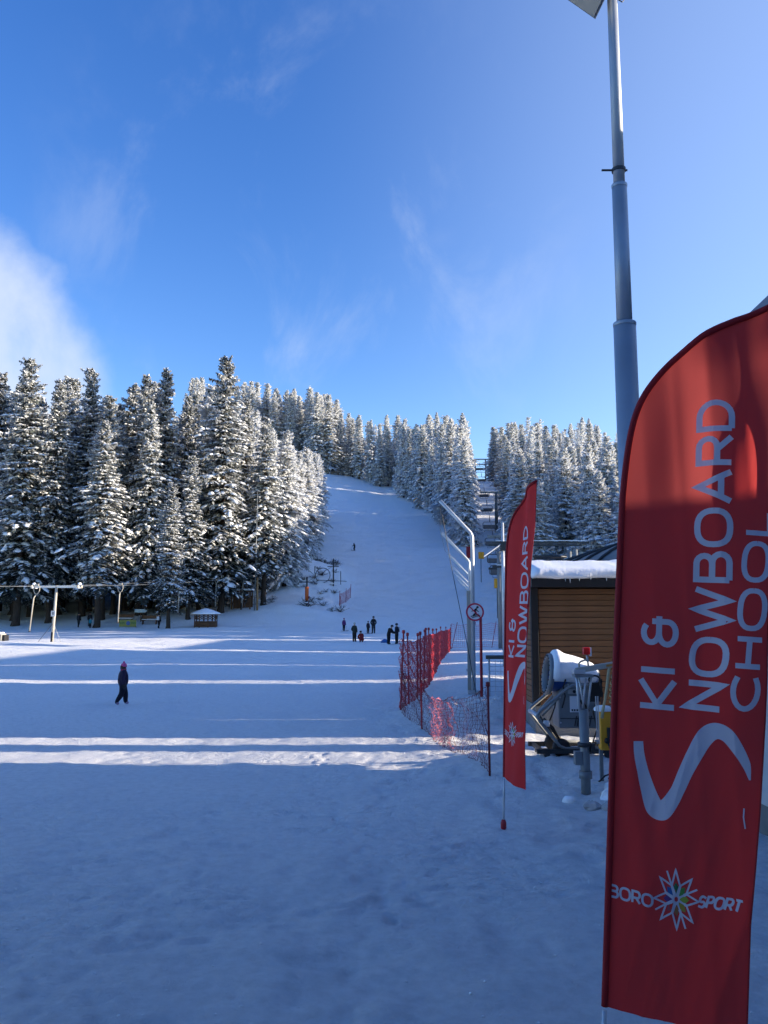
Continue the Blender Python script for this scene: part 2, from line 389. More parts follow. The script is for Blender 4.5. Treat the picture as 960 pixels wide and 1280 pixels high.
# ------------------------------------------------------------------ conifers
def fir_mesh(seed, H, R0, z0, snow, needle, step=.52, twig=.30, heavy=1.0, droop=.3, lean=0):
    """returns trunk, crown and snow meshes of one conifer"""
    g = np.random.RandomState(seed)
    Nv, Sv, Sf = [], [], []          # needle diamonds, snow quads
    so_ = 0
    def dia(b, d, side, l, wd, lift=0.0):
        # flat spray: base, two flanks, tip
        m = b + d*l*.45
        return [b + [0,0,lift*.3], m + side*wd + [0,0,lift], b + d*l, m - side*wd + [0,0,lift]]
    z = z0*H
    Sd = []
    ph = g.rand(6)*6.28
    while z < H - .15:
        t = (z - z0*H)/(H*(1-z0))
        Lm = R0*((1-t)**.68)*(.72 + .28*math.sin(min(1, t*5)*math.pi/2)) + .22
        Lm *= 1 + .16*math.sin(z*.9 + ph[0]) + .10*math.sin(z*2.3 + ph[1])
        nb = int(5 + 4*(1-t) + g.rand()*2)
        a0 = g.rand()*6.28
        for k in range(nb):
            a = a0 + 6.28*k/nb + g.normal()*.22
            Lb = Lm*(.55 + .55*g.rand())*(1 + .20*math.sin(2*a + ph[2] + z*.25) + .12*math.sin(3*a + ph[3] - z*.4)) + (.5 if g.rand() < .05 else 0)
            if g.rand() < .06: continue
            rad = np.array([math.cos(a), math.sin(a), 0]); sid = np.array([-rad[1], rad[0], 0])
            zb = z + g.normal()*.26
            up = .55*max(0, t-.72)/.28
            d1 = droop*.35*(1-t) - up - .05; d2 = droop*(1.1-t)*(.7+.5*g.rand())
            bend = g.normal()*.10
            def spine(s): return rad*(Lb*s) + sid*(Lb*bend*s*s) + np.array([0, 0, zb - Lb*(d1*s + d2*s*s)])
            n = max(3, int(Lb/twig))
            for j in range(n + 1):
                s = .12 + .88*(j+.3*g.rand())/n
                b = spine(min(s, 1))
                lt = (.40*Lb*(1-s) + .26)*(.75+.5*g.rand())
                for sg in (-1, 1):
                    an = R(38 + 26*g.rand())
                    d = rad*math.cos(an) + sid*sg*math.sin(an); d = d + [0, 0, -.22-.3*g.rand()]
                    d /= np.linalg.norm(d)
                    sd = np.cross(d, [0, 0, 1]); sd /= np.linalg.norm(sd) + 1e-6
                    sd = sd + [0, 0, g.normal()*.35]
                    wd = .13 + .10*g.rand()
                    q = dia(b, d, sd, lt, wd, .03); Nv.append(q)
                    if g.rand() < snow*(.30 + .95*t):
                        Sd.append([p + np.array([0, 0, .05]) + (p-b)*.06 for p in dia(b + d*lt*.12, d, sd*.9, lt*(.75+.25*g.rand()), wd, .07*heavy)])
                # hanging needles fill the depth below the limb
                if g.rand() < .75:
                    hd = np.array([g.normal()*.3, g.normal()*.3, -1.]); sd = rad*.6 + sid*g.normal()*.7
                    Nv.append(dia(b, hd, sd, .28 + .25*g.rand(), .13, 0))
            Nv.append(dia(spine(.86), (spine(1.05)-spine(.86))/(.19*Lb), sid, .34, .12, .02))
            # snow lying along the limb in broken clumps
            s0 = .22 + .25*g.rand()
            while s0 < .95 and Lb > .45:
                s1 = min(1.04, s0 + (.16 + .22*g.rand())*min(1, 2.2/Lb + .25))
                if g.rand() < snow*(.45 + .65*t):
                    W = min(.50, (.10*Lb + .10))*(.6+.7*g.rand())*heavy; T = min(.26, (.06 + .035*Lb)*heavy*(.6+.8*g.rand()))
                    sh = g.normal()*.12*Lb*.3
                    rows = []
                    for i, pf in enumerate((.35, 1.0, .9, .4)):
                        c = spine(s0 + (s1-s0)*i/3) + sid*sh; wj = W*pf*(.75+.5*g.rand())
                        rows += [c + sid*wj + [0,0,-.09*pf], c + sid*wj*.5 + [0,0,T*pf*.85], c - sid*wj*.5 + [0,0,T*pf], c - sid*wj + [0,0,-.09*pf]]
                    Sv.extend(rows)
                    for i in range(3):
                        for j in range(3): Sf.append((so_+i*4+j, so_+(i+1)*4+j, so_+(i+1)*4+j+1, so_+i*4+j+1))
                    Sf.append((so_, so_+1, so_+2, so_+3)); Sf.append((so_+15, so_+14, so_+13, so_+12)); so_ += 16
                s0 = s1 + .03 + .14*g.rand()
        z += step*(.8+.4*g.rand())*(.55 + .45*(1-t))
    # leader
    for k in range(6):
        a = k*1.05; d = np.array([math.cos(a)*.35, math.sin(a)*.35, 1.]); Nv.append(dia(np.array([0,0,H-.5]), d, np.array([-math.sin(a), math.cos(a), 0]), .6, .10))
        if g.rand() < snow: Sd.append(dia(np.array([0,0,H-.42]), d, np.array([-math.sin(a), math.cos(a), 0]), .5, .12, .05))
    NV = np.array(Nv).reshape(-1, 3); NF = np.arange(len(NV)).reshape(-1, 4)
    SD = np.array(Sd).reshape(-1, 3); A = np.array(Sv).reshape(-1, 3)
    SF = np.concatenate([np.array(Sf).reshape(-1, 4), np.arange(len(SD)).reshape(-1, 4) + len(A)])
    SV = np.concatenate([A, SD])
    zc = NV.reshape(-1, 4, 3)[:, :, 2].mean(1)/H; rc = np.hypot(NV.reshape(-1, 4, 3)[:, 2, 0], NV.reshape(-1, 4, 3)[:, 2, 1])/R0
    rim = (g.rand(len(NF)) < np.clip((zc-.08)*1.35, 0, .86)*np.clip(.40 + rc*1.3, 0, 1)).astype(int) if needle is M_NEEDLE else (g.rand(len(NF)) > .94).astype(int)*2
    crown = np_mesh('crown', NV, NF, [needle, M_HALF, M_NEEDLE], False, rim)
    snowm = np_mesh('snow_load', SV, SF, M_TSNOW, True)
    tb = MB(); r = H*.0125
    pts = [(g.normal()*.04*i, g.normal()*.04*i, H*s) for i, s in enumerate((-.03, .0, .02, .12, .3, .55, .8, .99))]
    tb.tube(pts, [r*1.5, r*1.35, r*1.05, r*.92, r*.75, r*.5, r*.25, .02], 9)
    # dead stubs on the bare lower trunk
    for k in range(10):
        zz = H*(.04 + (z0+.04)*g.rand()); a = g.rand()*6.28; l = .5 + 1.1*g.rand()
        tb.tube([(0,0,zz), (math.cos(a)*l, math.sin(a)*l, zz-.25*l)], [.035, .012], 4)
    return tb.mesh('trunk', M_BARK, True), crown, snowm

PROTO = {'dark': [], 'white': []}
for i in range(5): PROTO['dark'].append((30., fir_mesh(20+i, 30., (4.1, 3.7, 4.4, 4.3, 3.6)[i], (.13,.17,.10,.2,.15)[i], (.72,.64,.76,.85,.70)[i], M_NEEDLE, heavy=(.74,.7,.78,.95,.74)[i], droop=(.34,.3,.4,.36,.28)[i])))
for i in range(5): PROTO['white'].append((24., fir_mesh(40+i, 24., (4.0, 3.5, 3.9, 4.3, 3.4)[i], (.03,.05,.04,.03,.06)[i], (1.0,.95,1.1,1.0,1.05)[i], M_RIME, heavy=.9, droop=(.38,.32,.42,.36,.3)[i])))
N_TREE = 0
def tree(name, kind, k, x, y, H, label, group, wide=1.0, rz=None):
    global N_TREE
    H0, (t, c, s) = PROTO[kind][k % len(PROTO[kind])]
    sc = H/H0
    o = thing(name, label, 'fir tree', (x, y, gz(x, y)-.05), rnd.random()*6.28 if rz is None else rz, group)
    o.scale = (sc*wide, sc*wide, sc)
    link('trunk', t, o); link('crown', c, o); link('snow_load', s, o)
    N_TREE += 1
    return o
def skyline(x, y, H):
    """the wood thins to lower trees towards the run: the rows by the run must not overtop the ridge behind"""
    s_ = 480 + 1038*x/y
    top = np.interp(s_, [-200, 285, 305, 322, 345, 372, 395, 412, 440], [440, 465, 490, 515, 543, 554, 564, 585, 600])
    return min(H, (770-top)/1038*y + 2.5 - gz(x, y))
TREES = []          # (x, y)
def free(x, y, d): return all((x-a)**2 + (y-b)**2 > d*d for a, b in TREES)
# --- the front rank left of the run: each one known from its own outline
front = [
 ('dark', 0, -44.3, 100, 33.2, 1.05, 'tallest broad dark fir rising behind the platter lift pylon, snow dusted crown'),
 ('dark', 1, -50.5, 106, 32.0, 1.0,  'dark fir beside the broad tall fir at the outer end of the forest'),
 ('dark', 3, -33.9, 98, 24.9, 1.15, 'shorter fir with heavy white boughs standing before the taller dark firs'),
 ('dark', 2, -20.9, 106, 33.6, .98, 'tallest slim-topped fir whose tip overtops the forest behind the log gazebo'),
 ('dark', 1, -29.0, 107, 32.0, 1.0, 'tall dark fir behind the small drooping snowy fir'),
 ('dark', 4, -24.8, 95.5, 17.0, 1.1, 'small fir with drooping snowy boughs hanging over the lift cable'),
 ('dark', 3, -16.0, 110, 25.4, 1.08, 'fir with thick snow clumps at the forest corner by the tall grey mast'),
 ('dark', 4, -38.6, 106, 32.5, .95, 'slim dark fir between the broad tall fir and the heavy-boughed fir'),
 ('dark', 0, -19.3, 113, 29.0, .9, 'fir close behind the corner fir with the snow clumps'),
 ('white', 2, -14.6, 121, 23.0, 1.0, 'frosted fir where the shrubby bank meets the forest'),
]
for kind, k, x, y, H, wd, lb in front:
    tree('fir_tree', kind, k, x, y, H, lb, 'firs on the forest front', wd); TREES.append((x, y))
def left_edge(y): return np.interp(y, [100, 108, 115, 122, 140, 160, 200, 216], [-24, -20.5, -18.5, -17.5, -15.5, -14.2, -15, -19])
n = 0
for tr_ in range(6000):
    y = 101.5 + 63*rnd.random()**1.5; x = left_edge(y) - 58*rnd.random()
    if x/y < -.56 or (x+20.7)**2 + (y-97)**2 < 22 or (y < 104 and rnd.random() < .5): continue
    if not free(x, y, 2.9 + (y-100)*.03): continue
    H = rnd.uniform(27, 33.5) if y < 128 else rnd.uniform(24, 30)
    if x > left_edge(y) - 5: H = rnd.uniform(20, 25)
    H = skyline(x, y, H)*rnd.uniform(.93, 1.0)
    if H < 11: continue
    hv = (x > left_edge(y) - 6 and y > 114) or y > 136
    if hv: tree('fir_tree', 'white', rnd.randrange(5), x, y, H, ('frosted fir of the left forest standing close to the shrubby bank and run' if x > left_edge(y) - 8 else 'frosted fir in the upper back rows of the left forest'), 'frosted firs of the left forest', rnd.uniform(.95, 1.2))
    else: tree('fir_tree', 'dark', rnd.randrange(5), x, y, H, ('dark snow-dusted fir close behind the lift rope and the forest front firs' if y < 108 else ('dark snow-dusted fir in the middle rows of the left forest behind the gazebo' if x > -32 else 'dark snow-dusted fir in the deep rows behind the near lift pylon')), 'dark firs of the left forest', rnd.uniform(.85, 1.1))
    TREES.append((x, y)); n += 1
    if n >= 112: break
for i in range(9):                     # the row climbing along the edge of the run
    y = 128 + i*9.5; x = float(left_edge(y)) - .4 - rnd.random()
    if free(x, y, 2.6):
        tree('fir_tree', 'white', i, x, y, max(10, skyline(x, y, rnd.uniform(19.5, 24))), 'white frosted fir in the row climbing along the left edge of the run', 'firs lining the run', 1.05); TREES.append((x, y))
# --- the wood on the hill between run and chairlift, closing the head of the run
def lift_x(y): return 15.7 + (y-112)*.102
def isl_left(y): return np.interp(y, [160, 195, 230, 262, 285, 292, 420], [18.0, 14.2, 9.0, 2.5, -14, -80, -110])
n = 0
for tr_ in range(9000):
    y = 163 + 165*rnd.random()**1.05 if tr_ % 5 < 3 else 288 + 34*rnd.random()
    xl, xr = float(isl_left(y)), lift_x(y) - 4.6
    if xr <= xl: continue
    x = xl + (xr-xl)*rnd.random() if tr_ % 5 < 3 else -54 + 46*rnd.random()
    if x < xl or x/y < -.24 or not free(x, y, 3.9): continue
    if y > 300 and x > -5 and rnd.random() < .6: continue
    tree('fir_tree', 'white', rnd.randrange(5), x, y, rnd.uniform(19.5, 25.5) + (6 if x < -18 else 0), 'white frosted fir on the ridge crest closing the head of the run' if y > 286 else ('white frosted fir on the edge of the hilltop wood facing the run' if x < xl + 5 else ('white frosted fir on the edge of the hilltop wood facing the chairlift' if x > xr - 5 else 'white frosted fir inside the hilltop wood between run and chairlift')), 'firs of the hilltop wood', rnd.uniform(.86, 1.06)); TREES.append((x, y)); n += 1
    if n >= 128: break
# --- the wood on the far side of the chairlift
rt = [(31.5, 142, 22.5, 0, 1.2, 'broad white fir with hanging snow-laden boughs behind the cabin roof'), (25.2, 133, 17.5, 2, 1.1, 'smaller white fir behind the lift station gantry'), (37.2, 134, 15.5, 4, 1.1, 'small white fir beside the dark arched roof')]
for x, y, H, k, wd, lb in rt: tree('fir_tree', 'white', k, x, y, H, lb, 'firs of the chairlift wood', wd); TREES.append((x, y))
n = 0
for tr_ in range(6000):
    y = 124 + 235*rnd.random()**1.15; x = lift_x(y) + 5.2 + 42*rnd.random()**1.2
    if x/y > .40 or not free(x, y, 4.0): continue
    H = rnd.uniform(18, 23) if y > 150 else rnd.uniform(15, 20)
    tree('fir_tree', 'white', rnd.randrange(5), x, y, H, ('white frosted fir at the edge of the far wood directly beside the chairlift cables' if x < lift_x(y) + 11 else 'white frosted fir standing among others in the wood beyond the chairlift') if y < 250 else 'small white fir near the summit end of the wood beyond the chairlift', 'firs of the chairlift wood', rnd.uniform(1.0, 1.2)); TREES.append((x, y)); n += 1
    if n >= 60: break
for k in range(26):                    # close-set trees added deeper in that wood to shade the run
    y = 122 + 3.1*k; x = lift_x(y) + 15 + 5.5*(k % 3) + rnd.random()
    if free(x, y, 2.2):
        tree('fir_tree', 'white', k, x, y, rnd.uniform(19, 23), 'added frosted fir deep in the wood beyond the chairlift, shading the run', 'firs of the chairlift wood', 1.15); TREES.append((x, y))
# --- the depth of the woods: one far mass
def fir_mass():
    lo = [fir_mesh(70+i, 24., 3.4, .04, .75, M_RIME, step=1.25, twig=.8, heavy=1.6)[1:] for i in range(2)]
    lo.append(fir_mesh(75, 24., 3.6, .12, .35, M_NEEDLE, step=1.25, twig=.8, heavy=1.5)[1:])
    def arr(me):
        v = np.empty(len(me.vertices)*3, np.float32); me.vertices.foreach_get('co', v)
        f = np.empty(len(me.loops), np.int32); me.loops.foreach_get('vertex_index', f)
        return v.reshape(-1, 3), f.reshape(-1, 4)
    A = [(arr(c), arr(s)) for c, s in lo]
    V, Fc, Mi, off = [], [], [], 0
    spots = []
    for tr_ in range(5000):
        u = rnd.random()
        if u < .45: y = 112 + 85*rnd.random(); x = left_edge(y) - 5 - 75*rnd.random()
        elif u < .75: y = 300 + 80*rnd.random(); x = -75 + rnd.random()*(lift_x(y)-5+75)
        else: y = 112 + 250*rnd.random(); x = lift_x(y) + 9 + 60*rnd.random()
        if x/y < -.7 or x/y > .75: continue
        if u >= .75 and y < 150 and x/y < .3: continue
        if not free(x, y, 4.4): continue
        TREES.append((x, y)); spots.append((x, y, u))
        if len(spots) >= 110: break
    for x, y, u in spots:
        k = 2 if (u < .45 and y < 150) else rnd.randrange(2)
        H = rnd.uniform(.8, 1.05)*(1.2 if u < .45 else .95); H = skyline(x, y, H*24)/24*.94 if u < .45 else H; a = rnd.random()*6.28; ca, sa = math.cos(a), math.sin(a)
        for mi, (v, f) in enumerate(A[k]):
            p = v*H; q = np.stack([p[:,0]*ca - p[:,1]*sa + x, p[:,0]*sa + p[:,1]*ca + y, p[:,2] + gz(x, y)], -1)
            V.append(q); Fc.append(f + off); off += len(q)
            Mi.append(np.full(len(f), 2 if mi else (1 if k == 2 else 0)))
    me = np_mesh('far_forest', np.concatenate(V), np.concatenate(Fc), [M_RIME, M_NEEDLE, M_TSNOW], False, np.concatenate(Mi))
    o = link('far_forest', me); tag(o, 'deep rows of snowy forest behind the countable firs', 'forest'); o['kind'] = 'stuff'
fir_mass()

# --- bare snowy shrubs on the bank
def shrub_mesh(seed):
    g = random.Random(seed); b = MB()
    for k in range(26):
        a = g.random()*6.28; e = g.uniform(.25, 1.3); l = g.uniform(.5, 1.4)
        p0 = Vector((g.gauss(0, .15), g.gauss(0, .15), -.05)); d = Vector((math.cos(a)*math.cos(e), math.sin(a)*math.cos(e), math.sin(e)))
        p1 = p0 + d*l*.6; p2 = p0 + d*l + Vector((0, 0, -.1*l))
        b.tube([p0, p1, p2], [.022, .015, .006], 3, cap=False)
        for j in range(3):
            q = p0.lerp(p2, .4 + .2*j); dd = d + Vector((g.gauss(0, .6), g.gauss(0, .6), g.gauss(.1, .4)))
            b.tube([q, q + dd*.35], [.012, .005], 3, cap=False)
    s = MB()
    for k in range(9):
        c = Vector((g.gauss(0, .35), g.gauss(0, .35), g.uniform(.05, .5))); r = g.uniform(.08, .2)
        s.lathe([(r*.2, -r*.3), (r, 0), (r*.7, r*.45), (.01, r*.6)], c, 6)
    return b.mesh('twigs', M_BARK), s.mesh('snow_tufts', M_TSNOW, True)
SH = [shrub_mesh(i) for i in range(4)]
n = 0
while n < 56:
    x = rnd.uniform(-19, -5.6); y = rnd.uniform(108.5, 150)
    if y > 125 and x < left_edge(y) + .5: continue
    if -15.5 < x < -11.2 and y < 119: continue
    if x > -6 - (y-108)*.08 + .9: continue
    o = thing('bare_shrub', 'leafless snow-flecked shrub low on the bank near the orange padded pylon' if y < 118 else ('leafless snow-flecked shrub on the bank around the dark return pylon' if y < 130 else 'leafless shrub high on the bank along the forest edge'), 'shrub', (x, y, gz(x, y)), rnd.random()*6, 'shrubs on the bank')
    s = rnd.uniform(.6, 1.25); o.scale = (s, s, s*rnd.uniform(.6, 1))
    t, sn = SH[n % 4]; link('twigs', t, o); link('snow_tufts', sn, o)['kind'] = 'stuff'; n += 1

# ------------------------------------------------------------------ lodge, a house inferred from its shadow, and unseen casters added for shade
def gable_house(name, label, x0, x1, y0, y1, ez, rz_, over=.4, wallm=M_PLASTER, roofm=M_ROOF, ridge='y', wins=3, yo=None):
    o = thing(name, label, 'building', ((x0+x1)/2, (y0+y1)/2, 0), 0, None)
    cx, cy = (x0+x1)/2, (y0+y1)/2; hx, hy = (x1-x0)/2, (y1-y0)/2
    yo = over if yo is None else yo
    b = MB()
    if ridge == 'y': b.prism([(-hx, .35), (hx, .35), (hx, ez), (0, rz_), (-hx, ez)], -hy, hy, 'y')
    else: b.prism([(-hy, .35), (hy, .35), (hy, ez), (0, rz_), (-hy, ez)], -hx, hx, 'x')
    b.build('wall', wallm, o)
    MB().box((0, 0, .12), (2*hx-.08, 2*hy-.08, .5)).build('plinth', M_CONC, o)
    H, D = (hx, hy) if ridge == 'y' else (hy, hx)
    sl = (rz_-ez)/H; th = .16
    rf = MB()
    for sg in (-1, 1):
        e = (sg*(H+over), ez - sl*over); poly = [(0, rz_+.02), (0, rz_+.02+th*1.4), (e[0], e[1]+th*1.4+.02), (e[0], e[1]+.02)]
        rf.prism(poly, -D-yo, D+yo, 'y' if ridge == 'y' else 'x')
    r = rf.build('roof', roofm, o)
    if sl < .9:
        sn = MB()
        for sg in (-1, 1):
            e = (sg*(H+over-.05), ez - sl*(over-.05)); t0 = th*1.4+.03
            sn.prism([(0, rz_+t0), (0, rz_+t0+.3), (e[0]*.97, e[1]+t0+.26), (e[0], e[1]+t0+.12), (e[0], e[1]+t0)], -D-yo+.04, D+yo-.04, 'y' if ridge == 'y' else 'x')
        sn.build('roof_snow', M_SNOW, r)
    gut = MB()
    for sg in (-1, 1):
        e = (sg*(H+over+.05), ez - sl*over + .02)
        a, c = ((e[0], -D-yo, e[1]), (e[0], D+yo, e[1])) if ridge == 'y' else ((-D-yo, e[0], e[1]), (D+yo, e[0], e[1]))
        gut.tube([a, c], .065, 8)
    gut.build('gutter', M_GALV, r)
    # windows on the wall that looks over the field
    for k in range(wins):
        yy = -hy + (k+.5)*2*hy/wins
        for zc in ((1.7,) if ez < 4.6 else (1.8, 4.4)):
            if zc + .7 > ez: continue
            wf = MB().box((-hx-.03, yy, zc), (.08, 1.1, 1.25)).build('window_frame', M_BWOOD, o)
            MB().box((-hx-.075, yy-.26, zc), (.02, .44, 1.08)).build('pane', M_GLASS, wf)
            MB().box((-hx-.075, yy+.26, zc), (.02, .44, 1.08)).build('pane', M_GLASS, wf)
    return o
gable_house('ski_lodge', 'white plastered lodge with steep dark roof just behind the large red feather flag', 4.36, 12.2, 9.45, 11.0, 5.75, 9.4, .26, yo=.42, wins=0)
gable_house('rental_house', 'tall white house with paired windows right beside the viewpoint', 10.2, 19, -8.4, 3.98, 7.4, 11.0, .5, wins=4, yo=.07)
gable_house('near_shade_block', 'added unseen low white block shading the ground between tall house and lodge', 10.0, 17, 3.982, 9.6, 4.05, 5.0, .3, ridge='x', wins=2, yo=.03)  # added out of view; its height bounds the lit patch on the flag
gable_house('rear_sky_block', 'added unseen white block with windows, blocking skylight from behind the viewpoint', -30, 9.6, -30, -5.0, 8.5, 11.5, .6, wins=6)  # added behind the camera to cut skylight on flag and foreground
gable_house('low_shade_block', 'added unseen low timber block with snowy roof, shading the snow beside the lodge', 6.0, 9.4, 11.002, 13.9, 1.75, 2.15, .1, wallm=M_BWOOD, ridge='x', wins=0, yo=.05)  # added out of view, kept low so sun still reaches the mast top
gable_house('narrow_shade_block', 'added unseen narrow timber block casting the shade between two sunlit strips', 9.6, 13.0, 15.75, 16.55, 4.6, 5.4, .2, wallm=M_BWOOD, ridge='x', wins=0, yo=.1)  # added out of view to part two sunlit strips
gable_house('mid_shade_block', 'added unseen white block with snowy roof, shading the field beyond the arched station', 22, 31, 33.6, 42.5, 5.6, 8.0, .45, wins=3)  # added out of view as a shade caster for the field
gable_house('long_shade_block', 'added unseen long white block with snowy roof, shading the middle field', 23, 33, 43.75, 58.2, 5.8, 8.4, .45, wins=5)  # added out of view; the gaps beside it leave sunlit strips
gable_house('far_shade_block', 'added unseen low brown block with snowy roof, shading the far field', 20, 28, 60.6, 77.6, 4.4, 6.6, .4, wallm=M_BWOOD, wins=3)  # added out of view, lengthened to put the people in shade
for i, (x, y, H) in enumerate([(30, 80.5, 15), (33, 84, 17), (29, 89, 16), (35, 92.5, 18), (30, 96, 17), (37, 100, 19), (31, 103.5, 16), (38, 108, 19), (33, 112, 18), (40, 116, 19), (44, 94, 21), (47, 98, 22), (45, 102, 21), (49, 106, 22), (46, 110, 22), (50, 114, 21), (47, 119, 22), (36, 120, 19), (42, 123, 20), (34, 98.5, 18), (36, 106, 19), (54, 124, 22), (52, 128, 22), (57, 131, 23), (54, 135, 22), (59, 139, 23), (56, 144, 22), (60, 120, 23), (62, 127, 23), (41, 89, 20), (43, 85, 20)] + [(64 + 5*(k % 2), 124 + 2.7*k, 24) for k in range(10)]):
    tree('fir_tree', 'white', i, x, y, H, 'added unseen snowy fir casting shade over field and run', 'added firs casting shade', 1.2)  # unseen firs added to shade field, run and left forest

# ------------------------------------------------------------------ plank cabin
def cabin():
    x0, x1, y0, y1 = 3.19, 8.3, 17.6, 20.42
    o = thing('plank_cabin', 'brown plank cabin with black trim and a thick snow cap on its roof', 'cabin', (x0, y0, 0))
    W, D = x1-x0, y1-y0
    MB().box((W/2, D/2, .2), (W+.06, D+.06, .9)).build('concrete_base', M_CONC, o)
    MB().box((W/2, D/2, 1.85), (W-.06, D-.06, 2.4)).build('inner_wall', M_DWOOD, o)
    nb = 20; h = 2.42/nb
    mf = None
    for k in range(nb):
        z = .66 + (k+.5)*h
        if mf is None:
            mf = MB().box((0, 0, 0), (W-.16, .035, h*.93)); mf = mf.mesh('front_plank', M_WOOD)
            ml = MB().box((0, 0, 0), (.035, D-.16, h*.93)).mesh('side_plank', M_WOOD)
        p = link('front_plank', mf, o, (W/2, -.02 + rnd.uniform(-.004, .004), z)); bevel(p, .012)
        p = link('side_plank', ml, o, (-.02 + rnd.uniform(-.004, .004), D/2, z)); bevel(p, .012)
    for (x, y) in ((-.01, -.01), (W+.01, -.01), (-.01, D+.01)):
        bevel(MB().box((x, y, 1.87), (.15, .15, 2.46)).build('corner_post', M_DWOOD, o), .01)
    rf = MB().prism([(-.42, 3.10), (-.42, 3.27), (D/2, 3.62), (D+.01, 3.27), (D+.01, 3.10)], -.12, W+.28, 'x').build('roof', M_DWOOD, o)
    # snow slab with a lumpy overhanging front edge
    nxs, prof = 60, [(-.40, 3.275), (-.46, 3.29), (-.48, 3.34), (-.47, 3.42), (-.43, 3.48), (-.2, 3.51), (D*.25, 3.66), (D*.5, 3.78), (D*.75, 3.72), (D-.03, 3.62), (D+.01, 3.3)]
    vs = []
    for i in range(nxs+1):
        x = -.10 + (W+.36)*i/nxs
        for j, (y, z) in enumerate(prof):
            e = .55 if i in (0, nxs) else 1
            nn = float(vnoise(np.array(x*1.7+j*.7), np.array(j*.9)))*.020 + float(vnoise(np.array(x*5.1), np.array(j*1.3+4.)))*.018
            vs.append((x, y + nn, 3.26 + (z-3.26)*e*(1+nn*.8) + nn*.5))
    m = len(prof)
    fs = [(i*m+j, i*m+j+1, (i+1)*m+j+1, (i+1)*m+j) for i in range(nxs) for j in range(m-1)] + [tuple(range(m-1, -1, -1)), tuple(nxs*m+j for j in range(m))]
    MB().add(vs, fs).build('roof_snow', M_SNOW, rf, True)
    gi = random.Random(9)
    for k in range(22):
        x = gi.uniform(.05, W+.1); ln = gi.uniform(.04, .16); MB().lathe([(.012, 0), (.008, -ln*.5), (.001, -ln)], (x, -.46 + gi.uniform(-.02, .02), 3.285), 5).build('icicle', mat('ice', (.6, .66, .72), .15, spec=.6), rf, True)
    return o
cabin()
MB_ = MB().box((0, 0, 0), (3.2, 1.4, .3))
tag(bevel(MB_.build('concrete_slab', M_CONC, None, loc=(5.6, 15.4, .02)), .02), 'low grey concrete slab in the snow before the cabin wall', 'slab')

# ------------------------------------------------------------------ lift station behind the cabin
def station():
    x0, x1, y0, y1 = 5.6, 14.6, 20.45, 31.7
    o = thing('lift_station', 'lift station hall with black arched roof behind the plank cabin', 'station', ((x0+x1)/2, (y0+y1)/2, 0))
    hx, hy = (x1-x0)/2, (y1-y0)/2
    MB().box((0, 0, 1.6), (2*hx-.2, 2*hy-.2, 3.6)).build('wall', M_GREYM, o)
    pts = [(-hx*math.cos(a), 3.34 + 1.75*math.sin(a)) for a in np.linspace(0, math.pi, 29)]
    MB().prism(pts, -hy, hy, 'y').build('arched_roof', M_ROOF, o)
    rb = MB()
    for yy in np.linspace(-hy+.02, hy-.02, 6):
        rb.tube([(-(hx+.02)*math.cos(a), yy, 3.34 + 1.78*math.sin(a)) for a in np.linspace(0, math.pi, 29)], .05, 6)
    rb.build('roof_rib', M_DARKM, o)
station()
def gantry():
    o = thing('chairlift_gantry', 'snow-dusted steel gantry of the chairlift station behind the cabin roof', 'gantry', (11.6, 62, 0))
    for i, (x, y) in enumerate([(-2.8, -1), (-2.8, 1), (2.6, -1), (2.6, 1)]):
        MB().tube([(x, y, -.1), (x, y, 7.4)], .16, 10).build('leg', M_GREYM, o, True)
    for z, yy in ((6.1, -1.1), (6.1, 1.1), (7.9, -1.1), (7.9, 1.1)):
        MB().bar((-3.6, yy, z), (3.6, yy, z), .13, .15).build('beam', M_DARKM, o)
        MB().bar((-3.3, yy, z+.155), (3.3, yy, z+.155), .15, .04).build('beam_snow', M_SNOW, o)
    for x in (-3, -1, 1, 3):
        MB().bar((x, -1.2, 7.55), (x, 1.2, 7.55), .12, .14).build('cross_beam', M_GREYM, o)
    wh = MB(); c = Vector((.6, 0, 6.9))
    wh.tube([c + Vector((1.5*math.cos(a), 1.0*math.sin(a), 0)) for a in np.linspace(0, 2*math.pi, 33)], .09, 6, cap=False)
    for a in np.linspace(0, math.pi, 5)[:-1]: wh.tube([c + Vector((1.5*math.cos(a), math.sin(a), 0)), c - Vector((1.5*math.cos(a), math.sin(a), 0))], .05, 5)
    wh.build('bull_wheel', M_DARKM, o, True)
    MB().box((-1.2, 0, 6.75), (1.5, 1.5, .8)).build('drive_housing', M_GREYM, o)
    MB().bar((2.6, 0, 5.9), (4.4, 0, 4.6), .22, .3).build('guide_rail', M_GALV, o)
gantry()

